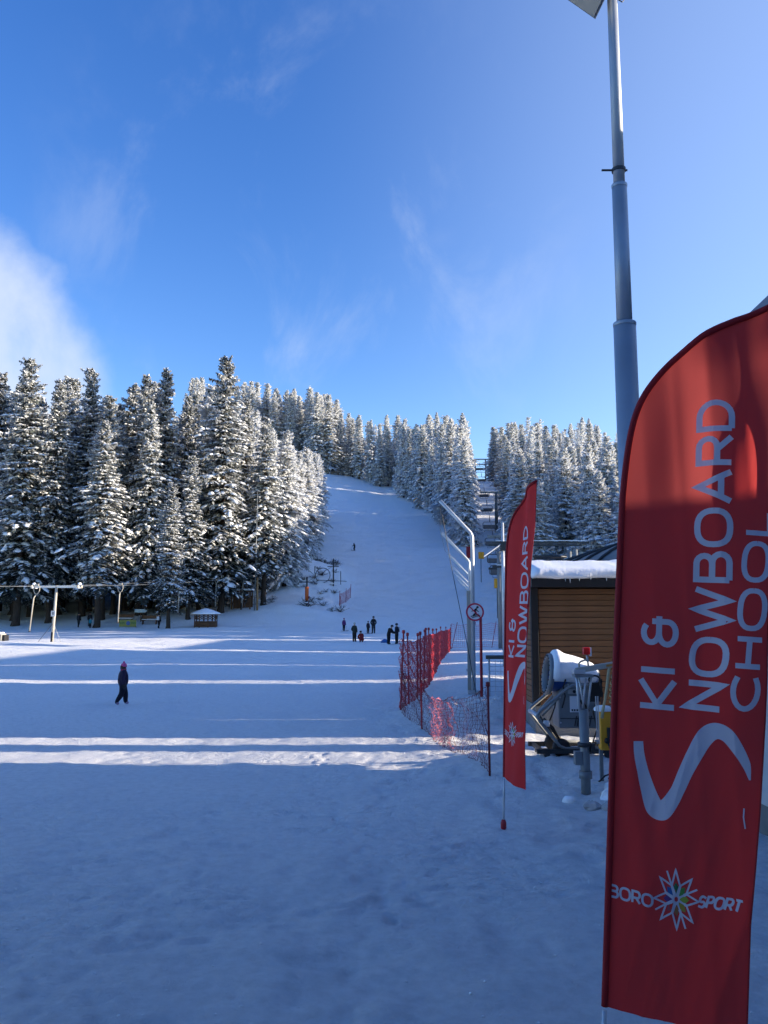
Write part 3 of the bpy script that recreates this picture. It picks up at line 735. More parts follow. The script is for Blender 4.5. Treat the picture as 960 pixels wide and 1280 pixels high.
# ------------------------------------------------------------------ chairlift
def chair_meshes():
    fr = MB(); w2 = 1.28
    fr.tube([(0, .25, 3.0), (0, .25, 2.75), (0, -.35, 2.3), (0, -.45, 1.75)], .055, 6)
    for s in (-1, 1):
        fr.tube([(s*w2*.25, -.42, 1.72), (s*w2*.8, -.38, 1.7), (s*w2, -.28, 1.5), (s*w2*1.02, -.1, .95), (s*w2, .05, .55)], .06, 6)
    fr.tube([(-w2*.8, -.38, 1.7), (w2*.8, -.38, 1.7)], .06, 6)
    bar = MB()
    bar.tube([(-w2*.9, .35, .9), (w2*.9, .35, .9)], .045, 6); bar.tube([(-w2*.7, .3, .08), (w2*.7, .3, .08)], .03, 6)
    for x in (-.9, -.3, .3, .9): bar.tube([(x, .35, .9), (x, .42, .5), (x, .3, .08)], .022, 5)
    seat = MB().box((0, .12, .52), (2.4, .5, .1)); back = MB().box((0, -.14, .86), (2.4, .09, .58), Matrix.Rotation(R(-10), 3, 'X'))
    return fr.mesh('hanger_frame', M_DARKM, True), bar.mesh('restraint_bar', M_DARKM, True), seat.mesh('seat', M_BLACK), back.mesh('backrest', mat('grey_seat', (.10, .10, .11), .7))
CHM = chair_meshes()
def cable_z(y): return gz(lift_x(y), y) + 8.1
def chair(y, off, label):
    x = lift_x(y) + off
    o = thing('lift_chair', label, 'lift chair', (x, y, cable_z(y) - 3.0), R(-6), 'chairs of the chairlift')
    for nm, me in zip(('hanger_frame', 'restraint_bar', 'seat', 'backrest'), CHM): link(nm, me, o)
    return o
for i, y in enumerate((113, 126, 141, 159, 181, 206, 240, 275)):
    chair(y, 0, ['lowest empty lift chair, just above the yellow-padded pylon base', 'second lift chair up the climbing line from the station', 'third lift chair up the climbing line from the station', 'fourth lift chair up the climbing line from the station',
        'lift chair hanging just below the large T-shaped pylon', 'lift chair just above the large T-shaped pylon', 'small lift chair high on the climbing line below the summit frame', 'small lift chair nearest the summit frame on the climbing line'][i])
for i, y in enumerate((150, 176, 202, 226, 255)):
    chair(y, 4.6, ['lift chair on the descending line beside the wood, lowest of the visible ones', 'second visible lift chair on the descending line beside the wood', 'third visible lift chair on the descending line beside the wood', 'fourth visible lift chair on the descending line beside the wood', 'lift chair high on the descending line beside the wood'][i])
def pylon(y, h, label, arm=3.6):
    x = lift_x(y) + 2.3; z = gz(x, y)
    o = thing('lift_pylon', label, 'pylon', (x, y, z), R(-6), 'pylons of the chairlift')
    MB().tube([(0, 0, -.4), (0, 0, h)], [.42, .26], 12).build('mast', M_GREYM, o, True)
    MB().bar((-arm, 0, h), (arm, 0, h), .35, .4).build('crossarm', M_GREYM, o)
    for s in (-1, 1):
        MB().bar((s*arm*.66, -1.6, h-.35), (s*arm*.66, 1.6, h+.1), .12, .2).build('sheave_rail', M_DARKM, o)
        for k in range(4):
            yy = -1.3 + k*.87
            MB().lathe([(.02, -.05), (.2, -.05), (.2, .05), (.02, .05)], (s*arm*.66, yy, h-.1 + yy*.14), 10, Matrix.Rotation(R(90), 3, 'Y')).build('sheave', M_DARKM, o)
    ld = MB()
    for s in (-.16, .16): ld.tube([(s, -.42, .2), (s, -.36, h-.2)], .025, 4)
    for k in range(int(h/.6)): ld.tube([(-.16, -.41, .5+k*.6), (.16, -.41, .5+k*.6)], .02, 4)
    ld.build('ladder', M_DARKM, o)
    return o
pylon(186, 9.2, 'T-shaped grey chairlift pylon standing midway up the slope')
pylon(130, 9.0, 'grey chairlift pylon with ladder nearest the station', 3.4)
def summit():
    x, y = lift_x(350) + 1.6, 350
    o = thing('summit_frame', 'steel portal frame of the chairlift against the sky at the top', 'gantry', (x, y, gz(x, y)))
    for s in (-2.2, 2.2): MB().tube([(s, 0, -.3), (s, 0, 10)], .32, 8).build('leg', M_GREYM, o)
    for z in (7.6, 9.8): MB().bar((-4.5, 0, z), (4.5, 0, z), .5, .45).build('crossarm', M_GREYM, o)
    for s in (-4, 4):
        MB().bar((s, -2, 7.4), (s, 2, 7.4), .3, .8).build('sheave_rail', M_DARKM, o)
        MB().box((s, 0, 6.0), (1.4, 1.0, 2.2)).build('work_cage', M_DARKM, o)
    MB().tube([(-4.4, .6, 4.2), (4.4, .6, 4.2)], .09, 6).build('railing', M_DARKM, o)
summit()
for off, lb in ((0, 'climbing steel cable carrying the lift chairs'), (4.6, 'descending steel cable of the chairlift beside the wood')):
    pts = [(lift_x(y)+off, y, cable_z(y)) for y in np.linspace(64, 350, 40)]
    tag(MB().tube(pts, .025, 4).build('lift_cable', M_DARKM), lb, 'cable')
# yellow crash pad, padded pylon base and small red marker at the corner of the hilltop wood
def pad(x, y, w_, h_, z0, m, label, pole=True):
    o = thing('crash_pad', label, 'crash pad', (x, y, gz(x, y)), R(8))
    bevel(MB().box((0, 0, z0+h_/2), (w_, .28, h_)).build('cushion', m, o), .06)
    st = MB().tube([(0, .2, -.2), (0, .2, z0+h_)], .06, 6).build('stake', M_DARKM, o)
    return o
pad(16.3, 138, .95, 1.15, 3.9, M_YEL, 'square yellow safety pad beside the chairlift line')
pad(15.1, 110, .9, 1.3, 4.0, M_YEL, 'yellow padded sheet below the lowest lift chair')
pad(16.2, 158, .8, 2.2, .1, M_POSTR, 'small red safety pad at the foot of the hilltop wood')
pad(9.2, 232, 1.6, 1.4, .2, M_YEL, 'yellow crash pad by the sunlit bank under the hilltop wood')

# slender floodlight pole left of the small flag
def pole_thing():
    o = thing('lamp_pole', 'slim grey lamp pole with a short bracket just behind the small red flag', 'pole', (5.78, 40, gz(5.78, 40)))
    MB().tube([(0, 0, -.2), (0, 0, 6.9)], [.10, .07], 10).build('post', M_GALV, o, True)
    MB().tube([(0, 0, 5.9), (-1.0, -.6, 5.2)], .03, 6).build('bracket', M_GALV, o)
    MB().box((.02, 0, 5.75), (.26, .26, .45)).build('junction_box', M_DARKM, o)
pole_thing()

# ------------------------------------------------------------------ bent galvanised posts
for i, y in enumerate((25, 36.3, 47.6, 58.9, 70.2, 81.5, 92.8)):
    x = y*(.1073 if i == 0 else .1035); z = gz(x, y); h = 4.85 - (z if i > 1 else 0)*.5
    o = thing('bent_post', ['bent galvanised post carrying the round no-skiing sign before it', 'bent galvanised post next behind the one at the round sign'][i] if i < 2 else 'bent galvanised post in the row marching up beside the fenced lane, beyond the first two', 'post', (x, y, z), 0, 'row of bent posts')
    k = .056 if i == 0 else .058; al = .97 if i == 0 else 1.22
    MB().tube([(0, 0, -.3), (0, 0, h-.16), (-.05, 0, h-.04), (-.16, 0, h+.08), (-al, 0, h+al-.02)], k, 10).build('post', M_GALV, o, True)
    if i == 0:
        MB().box((-.125, .06, 1.45), (.11, .09, 3.2)).build('timber_backing', M_WHITEP, o)
    MB().box((0, 0, .06), (.34, .34, .1)).build('foot_plate', M_GALV, o)
tag(MB().tube([(1.74, 25, 5.80), (2.02, 24.6, 3.9), (2.42, 24.1, 1.6), (2.62, 23.8, .25)], .011, 5).build('guy_wire', M_DARKM), 'slack dark guy wire hanging from the tip of the nearest bent post', 'wire')
tag(MB().tube([(1.73, 25, 5.80), (2.1, 30.6, 5.75), (2.55, 36.3, 6.02), (3.1, 42, 5.85), (3.72, 47.6, 6.0)], .008, 4).build('guy_wire', M_DARKM), 'thin wire linking the tips of the bent posts', 'wire')

# round no-skiing sign
def sign():
    o = thing('round_sign', 'round white sign with red ring and bar over a black skier, on a red post', 'sign', (2.62, 23.0, gz(2.62, 23)))
    zc = 2.61 - o.location.z
    MB().tube([(.06, .05, -.2), (.06, .05, zc+.1)], .04, 8).build('post', M_POSTR, o, True)
    rx = Matrix.Rotation(R(90), 3, 'X'); c = (-.1, 0, zc)
    dsk = MB().lathe([(.005, .012), (.245, .012), (.245, -.012), (.005, -.012)], c, 32, rx).build('disc', M_WHITE, o)
    MB().lathe([(.205, .014), (.25, .014), (.25, -.014), (.205, -.014), (.205, .014)], c, 32, rx).build('ring', M_SIGNR, o)
    fg = MB(); F_ = lambda x, z: (c[0]+x, -.016, c[2]+z)
    fg.bar(F_(-.12, -.12), F_(.10, -.06), .006, .025); fg.bar(F_(-.08, -.15), F_(.14, -.09), .006, .02)
    fg.bar(F_(-.05, -.09), F_(.03, -.02), .006, .04); fg.bar(F_(.03, -.02), F_(-.01, .05), .006, .04)
    fg.bar(F_(-.01, .05), F_(.05, .10), .006, .045); fg.bar(F_(.03, .06), F_(.10, .01), .006, .022); fg.bar(F_(.0, .06), F_(-.10, .02), .006, .016)
    fg.lathe([(.005, .004), (.032, .004), (.032, -.004)], F_(.07, .135), 12, rx)
    fg.build('skier_mark', M_BLACK, o)
    MB().bar((c[0]-.15, -.021, c[2]+.15), (c[0]+.15, -.021, c[2]-.15), .008, .03).build('bar', M_SIGNR, o)
sign()

# steel barrier with mesh panel behind the small flag
def barrier():
    o = thing('mesh_barrier', 'grey steel barrier with wire mesh between sign post and small flag', 'barrier', (2.78, 22.0, gz(3.0, 22)-.05))
    MB().tube([(-.1, 0, 1.12), (2.0, 0, 1.12)], .05, 8).build('top_rail', M_DARKM, o, True)
    for x in (-.02, .98, 1.95): MB().tube([(x, 0, -.2), (x, 0, 1.1)], .028, 8).build('post', M_GALV, o, True)
    me = MB()
    for k in range(14): me.tube([(.0+k*.145, 0, .08), (.0+k*.145, 0, 1.05)], .005, 4)
    for k in range(8): me.tube([(0, .006, .1+k*.13), (1.95, .006, .1+k*.13)], .005, 4)
    me.build('wire_mesh', M_GALV, o)
barrier()

# ------------------------------------------------------------------ red safety netting
def net(b, pts, zb, zt, cell, r=.006, sag=.0, jit=.0, mi=0):
    """knotted net hung between ground points"""
    P = [Vector((x, y)) for x, y in pts]; S = [0]
    for a, c in zip(P, P[1:]): S.append(S[-1] + (c-a).length)
    n = max(2, int(S[-1]/cell)); m = max(2, int(1.0/cell*max(z2-z1 for z1, z2 in zip(zb, zt))))
    g = random.Random(len(pts)*7 + int(S[-1]*10)); grid = []
    for i in range(n+1):
        s = S[-1]*i/n; k = max(j for j in range(len(P)-1) if S[j] <= s + 1e-6); f = (s-S[k])/(S[k+1]-S[k])
        p = P[k].lerp(P[k+1], f); gzz = float(zbase(p.x, p.y)); sg = sag*4*f*(1-f)
        z0 = zb[k]*(1-f) + zb[k+1]*f; z1 = zt[k]*(1-f) + zt[k+1]*f - sg
        nrm = Vector((-(P[k+1]-P[k]).y, (P[k+1]-P[k]).x)).normalized()
        row = []
        for j in range(m+1):
            h = j/m; bl = (math.sin(f*9+j)*.02 + g.gauss(0, .012))*jit
            row.append(Vector((p.x + nrm.x*(sg*.5*math.sin(h*3.1)+bl), p.y + nrm.y*(sg*.5*math.sin(h*3.1)+bl), gzz + z0 + (z1-z0)*h + g.gauss(0, .008)*jit)))
        grid.append(row)
    for i in range(n+1): b.tube(grid[i], r, 3, mi, cap=False)
    for j in range(m+1): b.tube([grid[i][j] for i in range(n+1)], r*(1.8 if j in (0, m) else 1), 3, mi, cap=False)
fpx = [(500, 22.4, 2.0), (511, 23.6, 1.9), (521, 25, 1.85), (529, 27, 1.9), (536, 29.3, 1.9), (541, 33.5, 1.85), (546, 39, 1.8), (551, 46, 1.8), (557, 54, 1.75), (563, 63, 1.75)]
FP = [((px-480)/1038*d, d, h) for px, d, h in fpx]
fence = thing('safety_net_fence', 'long red safety net fence on red posts running up towards the bent posts', 'net fence', (FP[0][0], FP[0][1], 0))
def local(o, me): 
    for v in me.vertices: v.co -= o.location
    return me
b = MB(); net(b, [(x, y) for x, y, h in FP], [.05]*10, [h-.12 for x, y, h in FP], .062, .0056, .05, 1.5)
link('net', local(fence, b.mesh('net', M_NET)), fence)
for i, (x, y, h) in enumerate(FP):
    for q in range(2 if i in (1, 4) else 1):
        xx, yy = x + q*(.05 + .3*(i % 2)), y + q*.55
        z = gz(xx, yy); t = Vector((rnd.gauss(0, .05), rnd.gauss(0, .04), 0))
        pb = MB().tube([Vector((xx, yy, z-.2)), Vector((xx, yy, z+h)) + t], .022, 6)
        pb.lathe([(.02, 0), (.042, .01), (.042, .09), (.02, .1)], Vector((xx, yy, z+h)) + t, 8)
        link('post', local(fence, pb.mesh('post', M_POSTR, True)), fence)
fence2 = thing('safety_net_fence', 'pale sagging red net on leaning posts across the lane behind the bent posts', 'net fence', (5.4, 64, 0))
pts2 = [(5.1, 63.5), (6.6, 64), (8.3, 64.5), (10.2, 65), (12.5, 65.5)]
b = MB(); net(b, pts2, [.1]*5, [1.9]*5, .16, .008, .15, 1)
link('net', local(fence2, b.mesh('net', mat('pale_red_net', (.62, .16, .2), .7))), fence2)
for (x, y), ln in zip(pts2, (.5, .45, .4, .25, .1)):
    z = gz(x, y); link('post', local(fence2, MB().tube([(x, y, z-.2), (x+ln, y, z+2.0)], .025, 6).mesh('post', M_POSTR, True)), fence2)
fence3 = thing('sagging_net', 'sagging dark red net on two short posts closing the lane near the small flag', 'net fence', (.9, 18, 0))
NP = [(.44, 22.2), (.50, 20.6), (.83, 18.5), (1.25, 15.6), (1.62, 13.15)]
b = MB(); net(b, NP, [.02, .02, .02, .0, .02], [1.2, 1.1, .92, 1.0, 1.32], .085, .0030, .16, 1.2)
link('net', local(fence3, b.mesh('net', M_NETD)), fence3)
b = MB(); net(b, [(.98, 17.5), (1.1, 16.6), (1.24, 15.6)], [.05]*3, [.85, .9, .9], .055, .0019, .05, 2.0)
link('doubled_net', local(fence3, b.mesh('doubled_net', mat('pale_red_net', (.62, .16, .2), .7))), fence3)
for (x, y, h, m) in ((.83, 18.5, 1.0, M_ORANGE), (1.63, 13.1, 1.40, M_POSTR)):
    z = gz(x, y); pb = MB().tube([(x, y, z-.2), (x-.01, y, z+h)], .018, 8).lathe([(.018, 0), (.034, .01), (.034, .07), (.015, .08)], (x-.01, y, z+h-.08), 8)
    link('post', local(fence3, pb.mesh('post', M_NETD if m is M_POSTR else M_POSTR, True)), fence3)

# ------------------------------------------------------------------ light mast
def mast():
    x, y = 3.03, 10.0
    o = thing('light_mast', 'tall stepped grey steel mast with floodlight rising beside the large flag', 'light mast', (x, y, gz(x, y)))
    MB().tube([(0, 0, -.2), (0, 0, 6.15)], [.148, .138], 24).build('lower_tube', M_MAST, o, True)
    MB().tube([(0, 0, 6.0), (0, 0, 8.0)], [.098, .094], 24).build('middle_tube', M_MAST, o, True)
    MB().tube([(0, 0, 7.9), (0, 0, 11.4)], [.073, .064], 20).build('upper_tube', M_MAST, o, True)
    for z, r in ((6.15, .141), (8.0, .097)):
        MB().lathe([(r*.65, .012), (r, .012), (r+.004, 0), (r, -.03)], (0, 0, z), 24).build('collar', M_MAST, o, True)
    MB().tube([(-.22, 0, 8.21), (.11, 0, 8.21)], .014, 8).build('climbing_peg', M_DARKM, o)
    MB().lathe([(.074, -.02), (.09, -.02), (.09, .02), (.074, .02)], (0, 0, 8.21), 16).build('clamp', M_DARKM, o)
    fl = MB(); rot = Matrix.Rotation(R(38), 3, 'Y') @ Matrix.Rotation(R(-20), 3, 'X')
    fl.box((-.30, -.05, 10.72), (.52, .42, .22), rot, taper=.8)
    f = fl.build('floodlight', M_GREYM, o)
    MB().box(Vector((-.30, -.05, 10.72)) + rot @ Vector((0, 0, -.125)), (.46, .37, .02), rot).build('lamp_glass', mat('lamp_glass', (.35, .33, .28), .15, spec=.7), f)
    MB().tube([(0, 0, 10.75), (-.12, 0, 10.85), (-.26, -.03, 10.85)], .02, 6).build('bracket', M_DARKM, o)
    MB().tube([(.05, -.02, 10.62), (.12, -.04, 10.55), (.17, -.03, 10.62), (.18, 0, 10.8)], .008, 5).build('cable', M_BLACK, o)
mast()

# ------------------------------------------------------------------ feather flags
K = 1.063
EDGE = [(0, 0), (0, 1.26), (.003, 2.0), (.012, 2.4), (.055, 2.718), (.155, 2.915), (.315, 3.068), (.49, 3.175), (.63, 3.235), (.68, 3.25)]
EDGE = [(u*K, v*K) for u, v in EDGE]
VT = EDGE[-1][1]
def _smooth(P):                       # Catmull-Rom through the measured edge points
    Q = [P[0]] + P + [(2*P[-1][0]-P[-2][0], 2*P[-1][1]-P[-2][1])]; o = []
    for i in range(1, len(Q)-2):
        p0, p1, p2, p3 = (np.array(Q[k], float) for k in (i-1, i, i+1, i+2))
        for t in np.linspace(0, 1, 13)[:-1]: o.append(tuple(.5*((2*p1) + (p2-p0)*t + (2*p0-5*p1+4*p2-p3)*t*t + (3*p1-p0-3*p2+p3)*t**3)))
    return o + [P[-1]]
EDGE_KEY = EDGE[3][1]; EDGE = _smooth(EDGE)
def uL(v): return float(np.interp(v, [e[1] for e in EDGE], [e[0] for e in EDGE]))
def uR(v): return float(np.interp(v, [0, .5, 1.0, 1.4, 2.2, VT], [.622, .628, .665, .685, .70, .7235]))
def arc(cx, cy, rx, ry, a0, a1, n=10): return [(cx + rx*math.cos(R(a0+(a1-a0)*i/n)), cy + ry*math.sin(R(a0+(a1-a0)*i/n))) for i in range(n+1)]
GL = {  # stroke letters: width, polylines in a unit-high box
 'K': (.78, [[(0,0),(0,1)], [(.78,1),(.06,.5),(.78,0)]]), 'I': (.0, [[(0,0),(0,1)]]),
 '&': (.86, [arc(.36,.76,.30,.24,40,270,12) + [(.86,.52)], arc(.36,.26,.34,.26,90,270,12) + arc(.40,.26,.30,.26,-90,0,6) + [(.70,.74)]]),
 'N': (.72, [[(0,0),(0,1),(.72,0),(.72,1)]]), 'O': (1.05, [[(.525+.525*(abs(math.cos(t))**.8)*math.copysign(1,math.cos(t)), .5+.5*(abs(math.sin(t))**.8)*math.copysign(1,math.sin(t))) for t in np.linspace(0, 2*math.pi, 29)]]),
 'W': (1.25, [[(0,1),(.33,0),(.62,1),(.92,0),(1.25,1)]]),
 'B': (.80, [[(0,0),(0,1),(.50,1)] + arc(.50,.76,.24,.24,90,-90,8) + [(0,.52)], [(.5,.52)] + arc(.54,.26,.26,.26,90,-90,8) + [(0,0)]]),
 'A': (.92, [[(0,0),(.46,1),(.92,0)], [(.18,.30),(.74,.30)]]),
 'R': (.80, [[(0,0),(0,1),(.50,1)] + arc(.50,.72,.28,.28,90,-90,8) + [(0,.44)], [(.42,.44),(.82,0)]]),
 'D': (.86, [[(0,0),(0,1),(.38,1)] + arc(.38,.5,.48,.5,90,-90,12) + [(0,0)]]),
 'C': (.86, [[(.86,.86)] + arc(.5,.5,.5,.5,50,310,16)[1:-1] + [(.86,.14)]]), 'H': (.74, [[(0,0),(0,1)], [(.74,0),(.74,1)], [(0,.5),(.74,.5)]]),
 'L': (.6, [[(0,1),(0,0),(.6,0)]]), 'S': (.74, [[(.74,.86)] + arc(.30,.74,.28,.26,70,270,10) + arc(.46,.25,.28,.25,90,-110,10) + [(0,.12)]]),
 'P': (.74, [[(0,0),(0,1),(.46,1)] + arc(.46,.74,.27,.26,90,-90,8) + [(0,.48)]]), 'T': (.76, [[(.38,0),(.38,1)], [(0,1),(.76,1)]]),
}
def ribbon(b, S, pl, hw, off, step=.02, mi=0, closed=False):
    pl = [q for i, q in enumerate(pl) if i == 0 or math.hypot(q[0]-pl[i-1][0], q[1]-pl[i-1][1]) > 1e-4]
    pts = [np.array(pl[0], float)]
    for q in pl[1:]:
        q = np.array(q, float); d = np.linalg.norm(q-pts[-1]); n = max(1, int(d/step)); a = pts[-1]
        for i in range(1, n+1): pts.append(a + (q-a)*i/n)
    hws = hw if isinstance(hw, (list, tuple)) else None
    k = len(pts); vs = []; NC = max(2, int(2*(max(hws) if hws else hw)/.010))
    for i, p in enumerate(pts):
        t0 = pts[i]-pts[i-1] if i else pts[1]-pts[0]; t1 = pts[i+1]-pts[i] if i < k-1 else t0
        t0 = t0/(np.linalg.norm(t0)+1e-9); t1 = t1/(np.linalg.norm(t1)+1e-9); t = t0+t1
        if np.linalg.norm(t) < 1e-3: t = t1
        t = t/np.linalg.norm(t); nr = np.array([-t[1], t[0]]); c = max(.42, float(np.dot(nr, [-t0[1], t0[0]])))
        w_ = (np.interp(i/(k-1), np.linspace(0, 1, len(hws)), hws) if hws else hw)/c
        for c_ in range(NC+1): vs.append(S(*(p + nr*w_*(1-2*c_/NC)), off))
    b.add(vs, [(i*(NC+1)+c_, i*(NC+1)+c_+1, (i+1)*(NC+1)+c_+1, (i+1)*(NC+1)+c_) for i in range(k-1) for c_ in range(NC)], mi)
def text_up(b, S, txt, base_u, v0, v1, cap, hw, off, ushift=None):
    """letters reading upwards: letter x runs along +v, letter top points to the pole (-u)"""
    gap = .30; tot = sum(GL[c][0] if c != ' ' else .35 for c in txt) + gap*(len(txt)-1); sx = (v1-v0)/tot; p = 0
    for c in txt:
        if c != ' ':
            for pl in GL[c][1]: ribbon(b, S, [(base_u - y*cap + (ushift(v0+(p+x)*sx) if ushift else 0), v0 + (p+x)*sx) for x, y in pl], hw, off)
        p += (GL[c][0] if c != ' ' else .35) + gap
def text_flat(b, S, txt, u0, u1, vbase, slope, cap, hw, off, slant=.0):
    gap = .26; tot = sum(GL[c][0] for c in txt) + gap*(len(txt)-1); sx = (u1-u0)/tot; p = 0
    for c in txt:
        for pl in GL[c][1]: ribbon(b, S, [(u0 + (p+x)*sx + y*cap*slant, vbase + slope*(p+x)*sx + y*cap) for x, y in pl], hw, off, .012)
        p += GL[c][0] + gap
def flag(label, O, lean, ang, wave, ground, sub=64):
    o = thing('feather_flag', label, 'feather flag', (O.x - math.sin(lean)*(O.z-ground), O.y, ground), 0, 'red feather flags')
    org = Vector(o.location)
    Vv = Vector((math.sin(lean), 0, math.cos(lean)))
    def S(u, v, off=0.0):
        a = ang(u, v); d = Vector((math.cos(a), -math.sin(a), 0)); d = (d - Vv*d.dot(Vv)).normalized()
        nr = d.cross(Vv)                       # faces the viewer
        return O + Vv*v + d*u + nr*(wave(u, v) + off) - org
    # cloth
    nu, nv = 44, 190; vs = []
    for j in range(nv+1):
        v = VT*(1-(1-j/nv)**1.25) if j < nv else VT
        a, c = uL(v), uR(v)
        for i in range(nu+1):
            s = i/nu; u = a + (c-a)*s
            vv = v - .020*K*s*(1 - min(1, v/.25))           # hem drops a little to the free edge
            vs.append(S(u, vv))
    fs = [(j*(nu+1)+i, j*(nu+1)+i+1, (j+1)*(nu+1)+i+1, (j+1)*(nu+1)+i) for j in range(nv) for i in range(nu)]
    cl = MB().add(vs, fs).build('cloth', M_RED, o, True)
    e = [S(u-.004, v, 0) for v in np.linspace(0, EDGE_KEY, 30) for u in (uL(v),)] + [S(u-.004, v, 0) for u, v in [(uL(v), v) for v in np.linspace(EDGE_KEY, VT, 50)][1:]]
    MB().tube(e, .017, 8).build('pole_sleeve', M_REDS, cl, True)
    hem = [S(uR(v)-.004, v, .001) for v in np.linspace(.0, VT, 120)]
    MB().tube(hem, .0035, 5).build('hem', M_REDS, cl, True)
    low = [S(-.004, -.02)] + [S(-.004, -.02 - (O.z-ground)*k) for k in (.3, .6, .98)]
    MB().tube(low, .0125, 10).build('pole', M_GALV, o, True)
    MB().lathe([(.0, .10), (.022, .095), (.034, .06), (.034, .0), (.02, -.02), (.01, -.2)], low[-1], 10).build('ground_spike', M_POSTR, o, True)
    # print
    f = .0025
    def word(nm, fn, *a):
        q = MB(); fn(q, S, *a); return q.build(nm, M_PRINT, cl)
    word('lettering', text_up, 'KI', .276, 1.425, 1.60, .158, .0140, f); word('lettering', text_up, '&', .276, 1.725, 1.865, .150, .0140, f)
    word('lettering', text_up, 'NOWBOARD', .515, 1.44, 2.945, .150, .0145, f, lambda v: -.035*max(0, 1-(v-1.44)/.35))
    word('lettering', text_up, 'CHOOL', .640, 1.455, 2.40, .108, .0125, f, lambda v: .056*min(1, (v-1.455)/.8))
    sw = [(.115, 1.250), (.121, 1.19), (.14, 1.11), (.168, 1.02), (.198, .95), (.228, .936), (.262, .97), (.30, 1.04), (.335, 1.13), (.375, 1.22), (.42, 1.305), (.465, 1.338), (.515, 1.325), (.56, 1.27), (.60, 1.20), (.618, 1.13)]
    word('swoosh_letter', ribbon, _smooth(sw), [.022, .024, .026, .034, .044, .044, .036, .030, .032, .036, .040, .038, .034, .028, .020, .004], f, .012)
    word('thin_arc', ribbon, [(.594, 1.0), (.592, .96), (.600, .91)], .003, f)
    word('emblem_lettering', text_flat, 'BORO', .006, .200, .505, -.06, .052, .0055, f); word('emblem_lettering', text_flat, 'SPORT', .402, .580, .522, .12, .050, .0055, f, .25)
    st = MB(); cu, cv = .306, .540; a0 = 93
    for k in range(8):
        a = a0 + k*45
        P_ = lambda r, da: (cu + r*.74*math.cos(R(a+da)), cv + r*math.sin(R(a+da)))
        ribbon(st, S, [P_(.012, 0), P_(.068, -21), P_(.135, 0), P_(.068, 21), P_(.012, 0)], .0042, f, .01)
        if k % 2 == 0: ribbon(st, S, [P_(.068, 22.5), P_(.138, 22.5)], .0042, f)
    st.build('star_outline', M_PRINT, cl)
    cols = [(.02,.13,.05), (.02,.09,.3), (.10,.03,.16), (.30,.06,.08), (.35,.12,.04), (.36,.24,.03), (.28,.34,.04), (.08,.25,.05)]
    for k in range(8):
        a = a0 + k*45; q = MB()
        P_ = lambda r, da: S(cu + r*.74*math.cos(R(a+da)), cv + r*math.sin(R(a+da)), f*.8)
        q.add([P_(.016, 0), P_(.056, -19), P_(.078, 0), P_(.056, 19)], [(0, 1, 2, 3)])
        q.build('star_petal', mat('petal_%d' % k, cols[k], .6), cl)
    return o
O1 = Vector((1.058, 4.20, .651))
def fold(x): return (1 - abs(math.sin(x)))**1.6
def w1(u, v):
    t = u/.68
    return (.020*math.sin(5.2*v - 9*t + .6)*t*(1.15-.35*v/3.4) + .012*math.sin(11*t + 2.2*v + .5)*min(1, 2.2*t) + .030*math.sin(2.6*t*math.pi + .9*v)*t
            + .013*fold(9*t - 4.2*v + .4)*min(1, 3*t)*max(0, 1-v/2.0) + .008*fold(13*t + 1.6*v)*min(1, 2*t) + .006*fold(21*t - 7*v + 1)*max(0, min(1, 1.6-v))*min(1, 4*t) + .016*math.exp(-((t-.12-.22*(1.2-v))/.07)**2)*max(0, 1-abs(v-.8)/1.2)
            + .02*max(0, t-.8)*math.sin(13*v)*3*max(0, min(1, (v-1.2)*2))*max(0, min(1, (2.3-v)*2)))
flag('large red feather flag with white ski school lettering and star emblem, filling the near side', O1, R(3.9), lambda u, v: R(20), w1, gz(.99, 4.2) + .02)
O2 = Vector((1.427, 10.1, .605))
def w2(u, v):
    t = u/.68
    return .05*math.sin(t*5.2 + .8*v)*t + .022*math.sin(12*t - 2.4*v)*t
flag('small red feather flag turned edgewise beside the snow gun', O2, R(1.6), lambda u, v: R(82 - 14*max(0, min(1, (v-.4)/2.6))), w2, gz(1.41, 10.1) + .03)

